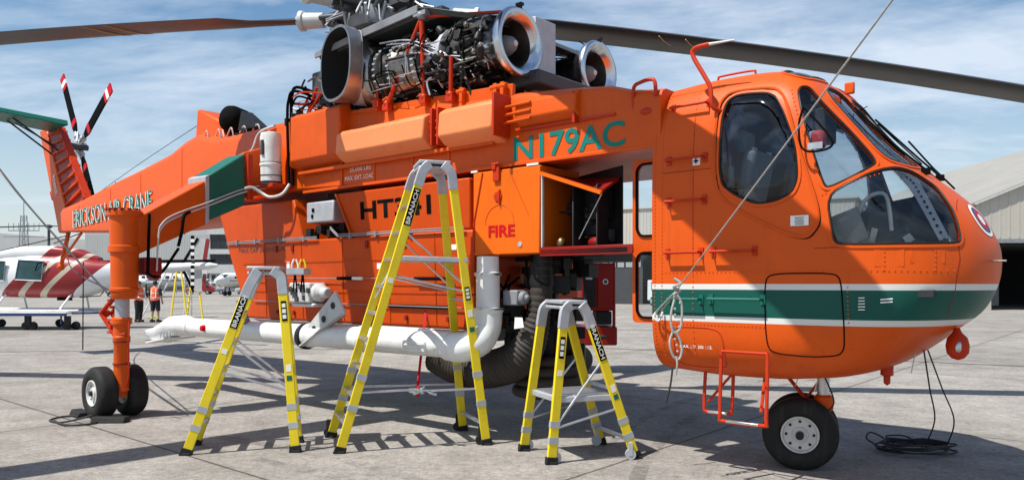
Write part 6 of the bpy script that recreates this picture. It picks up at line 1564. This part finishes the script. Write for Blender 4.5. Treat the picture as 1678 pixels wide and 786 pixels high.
    MB().bar(S(.10, .152, 1.05), S(.10, .125, 1.42), .04, .006, side=(1, 0, 0)).bar(S(-.10, .152, 1.05), S(-.10, .125, 1.42), .04, .006, side=(1, 0, 0)).build('reflective_braces', M_refl, t)
    sl = MB()
    for s_, n in ((1, 'L'), (-1, 'R')):
        a, bb_, c = J['sh' + n][0], J['el' + n][0], J['wr' + n][0]
        sl.tube([a + V(-.02 * s_, 0, .01), a.lerp(bb_, .5), bb_] + ([bb_.lerp(c, .85)] if long_trousers else []), [.085, .068, .060] + ([.045] if long_trousers else []), 12, cap=False)
    sl.build('shirt_sleeves', M_shirt if long_trousers else M_cloth, t, smooth=60)
    tr = MB()
    tr.ball(S(0, 0, .93), .17 * k, 16, sc=(1.05, .80, .75))
    for s_, n in ((1, 'L'), (-1, 'R')):
        h, kn_, an = J['hp' + n][0], J['kn' + n][0], J['an' + n][0]
        tr.tube([h + V(0, 0, .04), h.lerp(kn_, .5), kn_] + ([kn_.lerp(an, .5), an + V(0, 0, -.02)] if long_trousers else [kn_ + V(0, 0, -.01)]), [.115, .105, .085] + ([.075, .07] if long_trousers else [.085]), 14)
    tr.build('trousers' if long_trousers else 'shorts', M_cloth, t, smooth=60)
    bt_ = MB(); sk_ = MB()
    for n in ('L', 'R'):
        an, to, he = J['an' + n][0], J['to' + n][0], J['he' + n][0]
        bt_.box((to + he) / 2 + V(0, 0, .005), (.105, .30, .09)).tube([an + V(0, 0, -.05), an + V(0, 0, .05)], .055, 12)
        sk_.tube([an + V(0, 0, .03), an.lerp(J['cf' + n][0], .75)], [.052, .064], 12)
    bt_.build('boots', M_rubber, t, bevel=.02)
    if not long_trousers: sk_.build('socks', M_sock, t)
    return t
person('man in a dark cap, white sleeves and long dark trousers wearing an orange vest', (-15.95, 32.6, 0), R(62), {'L': ((.24, -.05, 1.13), (.16, -.26, 1.02)), 'R': ((-.24, -.05, 1.13), (-.14, -.28, 1.04)), 'stride': .05}, True)
person('man seen from behind in dark shorts, yellow socks and an orange vest', (-15.2, 32.5, 0), R(176), {'L': ((.27, .02, 1.14), (.27, -.06, .90)), 'R': ((-.27, .02, 1.14), (-.26, -.08, .90)), 'stride': .03}, False, tall=1.74, cap=False)

# ================================================================== FAR BUILDINGS, AIRCRAFT, FENCE
def corrug(mb, x0, x1, y, z0, z1, n, d=.12):
    for i in range(n): mb.box((x0 + (x1 - x0) * (i + .5) / n, y - d / 2, (z0 + z1) / 2), ((x1 - x0) / n * .3, d, z1 - z0))
hl = thing('pale_hangar', 'big pale grey hangar with a pitched roof far behind the white helicopter tail', 'hangar', (-62, 150, 0))
MB().bb(-22, 13.5, 0, 45, 0, 11.2).prism([V(-22, 0, 11.2), V(13.5, 0, 11.2), V(13.5, 0, 11.6), V(-4, 0, 14.4), V(-22, 0, 11.8)], (0, 45, 0)).build('wall', M_hangw, hl)
cr = MB(); corrug(cr, -22, 13.5, 0, 5.4, 11.2, 110, .03); cr.build('cladding_ribs', M_hangw, hl)
MB().bb(-10, 2.5, -.3, -.1, 0, 4.6).bb(4.5, 12.8, -.3, -.1, 0, 4.9).build('hangar_door', M_dgrey, hl)
MB().bb(-10.2, 2.7, -.4, -.05, 4.6, 4.95).bb(-22, 13.6, -.3, -.02, 5.1, 5.4).build('door_lintel', M_galv, hl)
ob = thing('office_building', 'three-storey pale office block with bands of dark windows beside the far hangar', 'building', (-49.5, 140, 0))
MB().bb(-6.0, 14, 0, 22, 0, 11.9).bb(-6.3, 14.2, -.5, .0, 3.5, 5.1).bb(-6.3, 14.2, -.5, .0, 7.0, 7.9).bb(-6.3, 14.2, -.5, .0, 10.6, 12.1).build('wall', M_wgrey, ob)
for z0, z1 in ((5.1, 7.0), (7.9, 10.6)):
    f = MB().bb(-5.8, 14, -.12, -.02, z0, z1).build('window_band', M_winb, ob)
    fm = MB()
    for i in range(14): fm.bb(-5.8 + i * 1.45, -5.7 + i * 1.45, -.22, -.12, z0, z1)
    fm.build('mullions', M_dgrey, f)
fm = MB()
for i in range(16): fm.bb(-5.6 + i * 1.2, -4.9 + i * 1.2, -.10, -.01, 1.2, 3.2)
fm.build('ground_floor_windows', M_winb, ob)
MB().bb(3, 9, 4, 12, 11.9, 14.2).build('roof_plant', M_hangw, ob)
lh = thing('low_hangar', 'long low pale hangar on the skyline at the far left', 'hangar', (-125, 190, 0))
MB().bb(-50, 34, 0, 30, 0, 11.0).prism([V(-50, 0, 11.0), V(34, 0, 11.0), V(34, 0, 11.4), V(-8, 0, 14.5), V(-50, 0, 11.4)], (0, 30, 0)).build('wall', M_hangw, lh)
MB().bb(-40, 20, -.3, -.05, 0, 6).build('hangar_door', M_dgrey, lh)
lm = thing('lattice_mast', 'slim lattice radio mast rising behind the parked white helicopter', 'mast', (-96, 150, 0))
lb = MB()
for sx, sy in ((-1, -1), (1, -1), (1, 1), (-1, 1)): lb.tube([(sx * .9, sy * .9, 0), (sx * .35, sy * .35, 15)], .09, 6)
for k in range(10):
    z0, z1 = 1.5 * k, 1.5 * (k + 1); a, b = .9 - .055 * k, .9 - .055 * (k + 1)
    lb.tube([(-a, -a, z0), (b, -b, z1)], .05, 5).tube([(a, -a, z0), (-b, -b, z1)], .05, 5).tube([(a, -a, z0), (b, b, z1)], .05, 5)
lb.box((0, 0, 12), (6, .2, .2)).box((0, 0, 10.8), (8, .2, .2)).tube([(0, 0, 15), (0, 0, 18)], .08)
for x in (-3, -2, -1, 1, 2, 3): lb.tube([(x, 0, 12), (x, 0, 13.5)], .06)
lb.build('mast_frame', M_galv, lm)
def jet(label, loc, rz, L=14.0, name='parked_aircraft', stripe=M_blue):
    t = thing(name, label, 'aircraft', loc, rz)
    b = MB().lathe((-L * .5, 0, 2.1), (1, 0, 0), [(0, .02), (L * .04, .45), (L * .10, .78), (L * .18, .95), (L * .62, .95), (L * .82, .62), (L * .97, .2), (L, .03)], 24).build('fuselage', M_white, t, smooth=60)
    wn_ = MB()
    for i in range(8): wn_.box((-L * .24 + i * .9, 0, 2.4), (.4, 1.92, .32))
    wn_.box((-L * .385, 0, 2.62), (.8, 1.2, .35)); wn_.build('windows', M_winb, b, bevel=.04)
    MB().box((0, 0, 2.0), (L * .7, 1.93, .12)).build('stripe', stripe, b)
    MB().hexa([V(-1.2, -L*.48, 1.75), V(.2, -L*.48, 1.75), V(1.6, 0, 1.5), V(-1.6, 0, 1.5), V(-1.2, -L*.48, 1.83), V(.2, -L*.48, 1.83), V(1.6, 0, 1.75), V(-1.6, 0, 1.75)]).hexa([V(-1.6, 0, 1.5), V(1.6, 0, 1.5), V(.2, L*.48, 1.75), V(-1.2, L*.48, 1.75), V(-1.6, 0, 1.75), V(1.6, 0, 1.75), V(.2, L*.48, 1.83), V(-1.2, L*.48, 1.83)]).build('wings', M_white, t)
    MB().prism([V(L*.33, -.08, 2.6), V(L*.48, -.08, 2.4), V(L*.50, -.08, 4.6), V(L*.44, -.08, 4.6)], (0, .16, 0)).hexa([V(L*.44, -2.3, 4.4), V(L*.50, -2.3, 4.4), V(L*.50, 2.3, 4.4), V(L*.44, 2.3, 4.4), V(L*.44, -2.3, 4.5), V(L*.50, -2.3, 4.5), V(L*.50, 2.3, 4.5), V(L*.44, 2.3, 4.5)]).build('tail', M_white, t)
    for y in (-2.2, 2.2): MB().lathe((-2.6, y, 1.9), (1, 0, 0), [(0, .2), (.3, .45), (2.2, .42), (2.8, .15)], 16).build('engine', M_white, t)
    for x, y in ((-L * .34, 0), (.2, -2.2), (.2, 2.2)):
        MB().cyl((x, y, .3), (x, y, 1.5), .07).lathe((x, y - .12, .32), (0, 1, 0), [(0, .3), (.24, .3)], 16).build('landing_wheel', M_rubber, t)
    return t
jet('white twin-engined aircraft with a dark stripe parked behind the two men', (-43.6, 92, 0), R(8), 13.5)
jet('small white aircraft parked in front of the far office block', (-36.5, 103, 0), R(70), 9.5, stripe=M_maroon)
fe = thing('security_fence', 'grey mesh fence along the far edge of the apron', 'fence', (-45, 125, 0))
fb_ = MB()
for i in range(36): fb_.box((-30 + i * 2.0, 0, 1.1), (.12, .12, 2.2))
for z in (.3, 1.2, 2.15): fb_.bb(-30, 40, -.04, .04, z, z + .07)
fb_.build('fence_posts', M_galv, fe)
cars = []
def car(label, loc, rz, body, L=4.4, hgt=1.45, van=False, name='parked_car', cat='car', g='vehicles parked along the far fence'):
    t = thing(name, label, cat, loc, rz, g)
    hw_ = .88
    prof = [(-L/2, .35), (-L/2, .80), (-L/2 + .15, .92), (-L*.22, .98), (-L*.08, hgt), (L*.30, hgt), (L*.46, .98), (L/2, .9), (L/2, .35)] if not van else [(-L/2, .35), (-L/2, 1.0), (-L*.42, 1.15), (-L*.30, hgt), (L/2 - .05, hgt), (L/2, .35)]
    b = MB().prism([V(x, -hw_, z) for x, z in prof], (0, 2 * hw_, 0)).build('body', body, t, bevel=.08)
    gl_ = [(-L*.19, 1.0), (-L*.07, hgt - .08), (L*.28, hgt - .08), (L*.41, 1.0)] if not van else [(-L*.37, 1.12), (-L*.28, hgt - .15), (L*.30, hgt - .15), (L*.30, 1.12)]
    MB().prism([V(x, -hw_ - .012, z) for x, z in gl_], (0, 2 * hw_ + .024, 0)).build('side_windows', M_winb, b)
    MB().hexa([V(gl_[0][0] - .10, -.72, 1.02), V(gl_[0][0] + .1, -.72, 1.02), V(gl_[0][0] + .1, .72, 1.02), V(gl_[0][0] - .10, .72, 1.02), V(gl_[1][0] - .06, -.66, hgt - .07), V(gl_[1][0] + .1, -.66, hgt - .07), V(gl_[1][0] + .1, .66, hgt - .07), V(gl_[1][0] - .06, .66, hgt - .07)]).build('windscreen', M_winb, b)
    for x in (-L * .32, L * .30):
        for y in (-hw_ + .08, hw_ - .08):
            w_ = MB().lathe((x, y - .11, .32), (0, 1, 0), [(0, .26), (.03, .32), (.19, .32), (.22, .26)], 20).build('wheel', M_rubber, t)
            MB().lathe((x, y - .115, .32), (0, 1, 0), [(0, .18), (.23, .18)], 14).build('rim', M_alud, w_)
    for y in (-.65, .65): MB().box((-L/2 - .005, y, .72), (.04, .28, .14)).build('headlight', M_offw, t)
    return t
car('white van seen through the lower window of the open cockpit door', (11.5, 55.5, 0), R(100), M_white, 4.8, 1.9, True, 'parked_van', 'van', None)
for i, (x, y, m, lb_) in enumerate(((-47.5, 116, M_maroon, 'dark red car by the far fence left of the office block'), (-43.0, 117, M_grey, 'grey car by the far fence in front of the office block'), (-39.0, 114, M_wgrey, 'silver car by the far fence, rightmost beside the small white aircraft'))):
    car(lb_, (x, y, 0), R(8 + i * 4), m)
# ---- right-hand hangar: long front seen at a slant
RH = thing('cream_hangar', 'long cream hangar seen under the fuselage and through the cockpit door windows', 'hangar', (34, 46.5, 0), R(-29.5))
# local x runs left (negative) along the front
MB().bb(-40, -12, 0, 40, 4.15, 7.5).bb(-40.2, -11.8, -.15, 40.2, 7.5, 7.62).bb(-40, -39.5, 0, 40, 0, 4.15).build('wall', M_hangc, RH)
cr = MB(); corrug(cr, -40, -12, 0, 4.35, 7.5, 100, .02); cr.build('cladding_ribs', M_hangc, RH)
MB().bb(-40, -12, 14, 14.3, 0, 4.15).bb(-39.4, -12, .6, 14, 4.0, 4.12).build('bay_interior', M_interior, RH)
MB().bb(-40.1, -11.9, -.25, -.02, 4.1, 4.35).build('door_rail', M_galv, RH)
for i in range(5): MB().bb(-39.3 + i * 6.8, -38.9 + i * 6.8, -.05, .35, 0, 4.1).build('bay_column', M_hangc, RH)
for x0 in (-38.8, -32.4, -24.0):
    d_ = MB().bb(x0, x0 + 5.0, .35, .5, 0, 4.05).build('hangar_door', M_dgrey if x0 < -30 else M_wgrey, RH)
    fm = MB()
    for i in range(7): fm.bb(x0 + .1 + i * .7, x0 + .65 + i * .7, .32, .35, 2.95, 3.45)
    fm.build('door_lights', M_offw if x0 < -30 else M_winb, d_)
hb_ = MB(); rr_ = random.Random(2)
for i in range(16): hb_.box((rr_.uniform(-25, -13), rr_.uniform(6, 12), rr_.uniform(.3, 1.2)), (rr_.uniform(.4, 2.2), 1, rr_.uniform(.5, 2)))
hb_.build('stored_equipment', M_galv, RH, bevel=.03)
GH = thing('gabled_hangar', 'cream gabled hangar with a dark open doorway at the right edge beyond the nose', 'hangar', (28.6, 47.0, 0), R(-3))
MB().prism([V(0, 0, 4.15), V(34, 0, 4.15), V(34, 0, 6.6), V(17, 0, 13.6), V(0, 0, 6.5)], (0, 36, 0)).bb(0, .9, 0, 36, 0, 4.15).bb(33.1, 34, 0, 36, 0, 4.15).build('wall', M_hangc, GH)
gw = MB()
for i in range(60):
    x = .3 + i * .56; zt = 6.5 + 7.1 * (x / 17 if x < 17 else (34 - x) / 17); gw.box((x, -.008, (4.4 + zt) / 2), (.10, .02, zt - 4.5))
gw.build('cladding_ribs', M_hangc, GH)
M_roof = mat('weathered_roof_sheet', (.27, .26, .235), .7, var=.08, nscale=.4)
MB().prism([V(-.4, -.2, 6.40), V(17, -.2, 13.66), V(17, -.2, 13.80), V(-.4, -.2, 6.54)], (0, 36.5, 0)).prism([V(17, -.2, 13.66), V(34.4, -.2, 6.5), V(34.4, -.2, 6.64), V(17, -.2, 13.80)], (0, 36.5, 0)).build('roof', M_roof, GH)
MB().bar((-.2, -.15, 6.5), (17.1, -.15, 13.7), .22, .12, side=(0, 1, 0)).bar((17, -.15, 13.7), (34.2, -.15, 6.6), .22, .12, side=(0, 1, 0)).build('barge_board', M_wgrey, GH)
MB().bb(-.1, 34.1, -.3, -.02, 4.12, 4.36).build('door_rail', M_galv, GH)
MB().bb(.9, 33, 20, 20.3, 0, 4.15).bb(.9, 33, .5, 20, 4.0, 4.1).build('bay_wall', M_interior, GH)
MB().bb(26, 32.8, .2, .35, 0, 4.0).build('hangar_door', M_dgrey, GH)
for x in (3.1, 6.0): MB().box((x, 10, .9), (1.4, 1.2, 1.8)).tube([(x - .6, 9.2, 1.8), (x + .4, 9.2, 3.1)], .05).build('stored_crate', M_galv, GH, bevel=.03)
rope('power_line', [(14.5, 20.5, 3.85), (24, 27, 7.2), (40, 38, 13.0)], .018, M_ropeb, 'upper thin wire slanting up to the right beyond the nose', 'wire')
rope('power_line', [(14.4, 20.4, 3.75), (24, 27, 6.2), (40, 38, 10.4)], .018, M_ropeb, 'lower thin wire slanting up to the right beyond the nose', 'wire')
# distant tree line behind the buildings, one mass on the skyline
hz = MB(); rr_ = random.Random(6)
for i in range(420):
    x = rr_.uniform(-330, 330); h = rr_.uniform(3, 7.5); hz.ball((x, 320 + rr_.uniform(-8, 8), h * .5), 1, 8, sc=(rr_.uniform(3, 7), 3, h * .62))
M_tree = mat('distant_foliage', (.05, .065, .035), .9, var=.4, nscale=.5)
tag(hz.build('distant_tree_line', M_tree, None), 'low dark tree line on the horizon behind the buildings', 'trees', kind='stuff')

# ------------------------------------------------------------------ clusters of loose pieces become parts of their own
def split_loose(o, single):
    bm = bmesh.new(); bm.from_mesh(o.data); seen = set(); groups = []
    for v in bm.verts:
        if v in seen: continue
        st, comp = [v], []
        seen.add(v)
        while st:
            q = st.pop(); comp.append(q.index)
            for e in q.link_edges:
                w = e.other_vert(q)
                if w not in seen: seen.add(w); st.append(w)
        groups.append(set(comp))
    bm.free()
    if len(groups) < 2: o.name = single; return
    for g_ in groups[:100]:
        b2 = bmesh.new(); b2.from_mesh(o.data); b2.verts.ensure_lookup_table()
        bmesh.ops.delete(b2, geom=[v for v in b2.verts if v.index not in g_], context='VERTS')
        me = bpy.data.meshes.new(single); b2.to_mesh(me); b2.free()
        for mm in o.data.materials:
            if mm.name not in me.materials: me.materials.append(mm)
        c = o.copy(); c.data = me; c.name = single; COL.objects.link(c)
    bpy.data.objects.remove(o)
SINGLE = dict(oil_pipes='oil_pipe', wiring_loom='wiring_loom', fuel_lines='fuel_line', drain_hoses='drain_hose', accessories='accessory_unit', fittings='pipe_fitting', fairing_bracket='fairing_bracket', underslung_machinery='pump_unit', underslung_hoses='underslung_hose',
    deck_units='deck_unit', deck_pipes='deck_pipe', deck_cables='deck_cable', deck_tubes='deck_tube', deck_braces='deck_brace', hydraulic_hoses='hydraulic_hose', tail_plumbing='tail_pipe', spine_pipes='spine_pipe', spine_units='spine_unit', rotor_head_fittings='rotor_head_fitting',
    rotor_head_lines='rotor_head_line', pitch_links='pitch_link', arm_pipes='arm_pipe', arm_hoses='arm_hose', boom_lights='boom_light', boom_seams='boom_seam', valve_gear='valve_unit', tank_pipes='tank_pipe', tank_rods='tank_rod', beam_ribs='beam_rib', engine_outer_pipes='engine_outer_pipe',
    stabiliser_braces='stabiliser_brace', cable_conduits='cable_conduit', spreader_bar='spreader_bar', lower_spreader='lower_spreader', seam_channel='seam_channel', stowed_gear='stowed_item', deck_hinges='deck_hinge', rod_sleeve='rod_sleeve', scoop_teeth='scoop_tooth', wheel_bracket='wheel_bracket',
    reflective_braces='reflective_brace', shirt_sleeves='shirt_sleeve', boots='boot', socks='sock', mullions='mullion', ground_floor_windows='ground_floor_window', stored_equipment='stored_crate', torque_link='torque_link', coiled_hose='coiled_hose', locker_hinge='locker_hinge', locker_strap='locker_strap', box_labels='box_label', pump_fittings='pump_fitting', pipe_clamp='pipe_clamp', canister_fittings='canister_fitting', drive_shaft_cover='drive_shaft_cover', fin_leading_edge='fin_leading_edge', fin_flash='fin_flash', leg_clamp='leg_clamp', step_brace='step_brace', nose_light='nose_light', canister_bracket='canister_bracket', trolley_frame='trolley_beam', hangar_door='hangar_door', bay_interior='bay_wall', pedals_and_cables='pedal', windscreen_wiper='wiper_arm', weld_seam='weld_seam', tank_latch='tank_latch', tank_placard='tank_placard', stored_crate='stored_crate')
for o in list(bpy.data.objects):
    b_ = o.name.split('.')[0]
    if b_ in SINGLE and o.type == 'MESH' and not children(o): split_loose(o, SINGLE[b_])
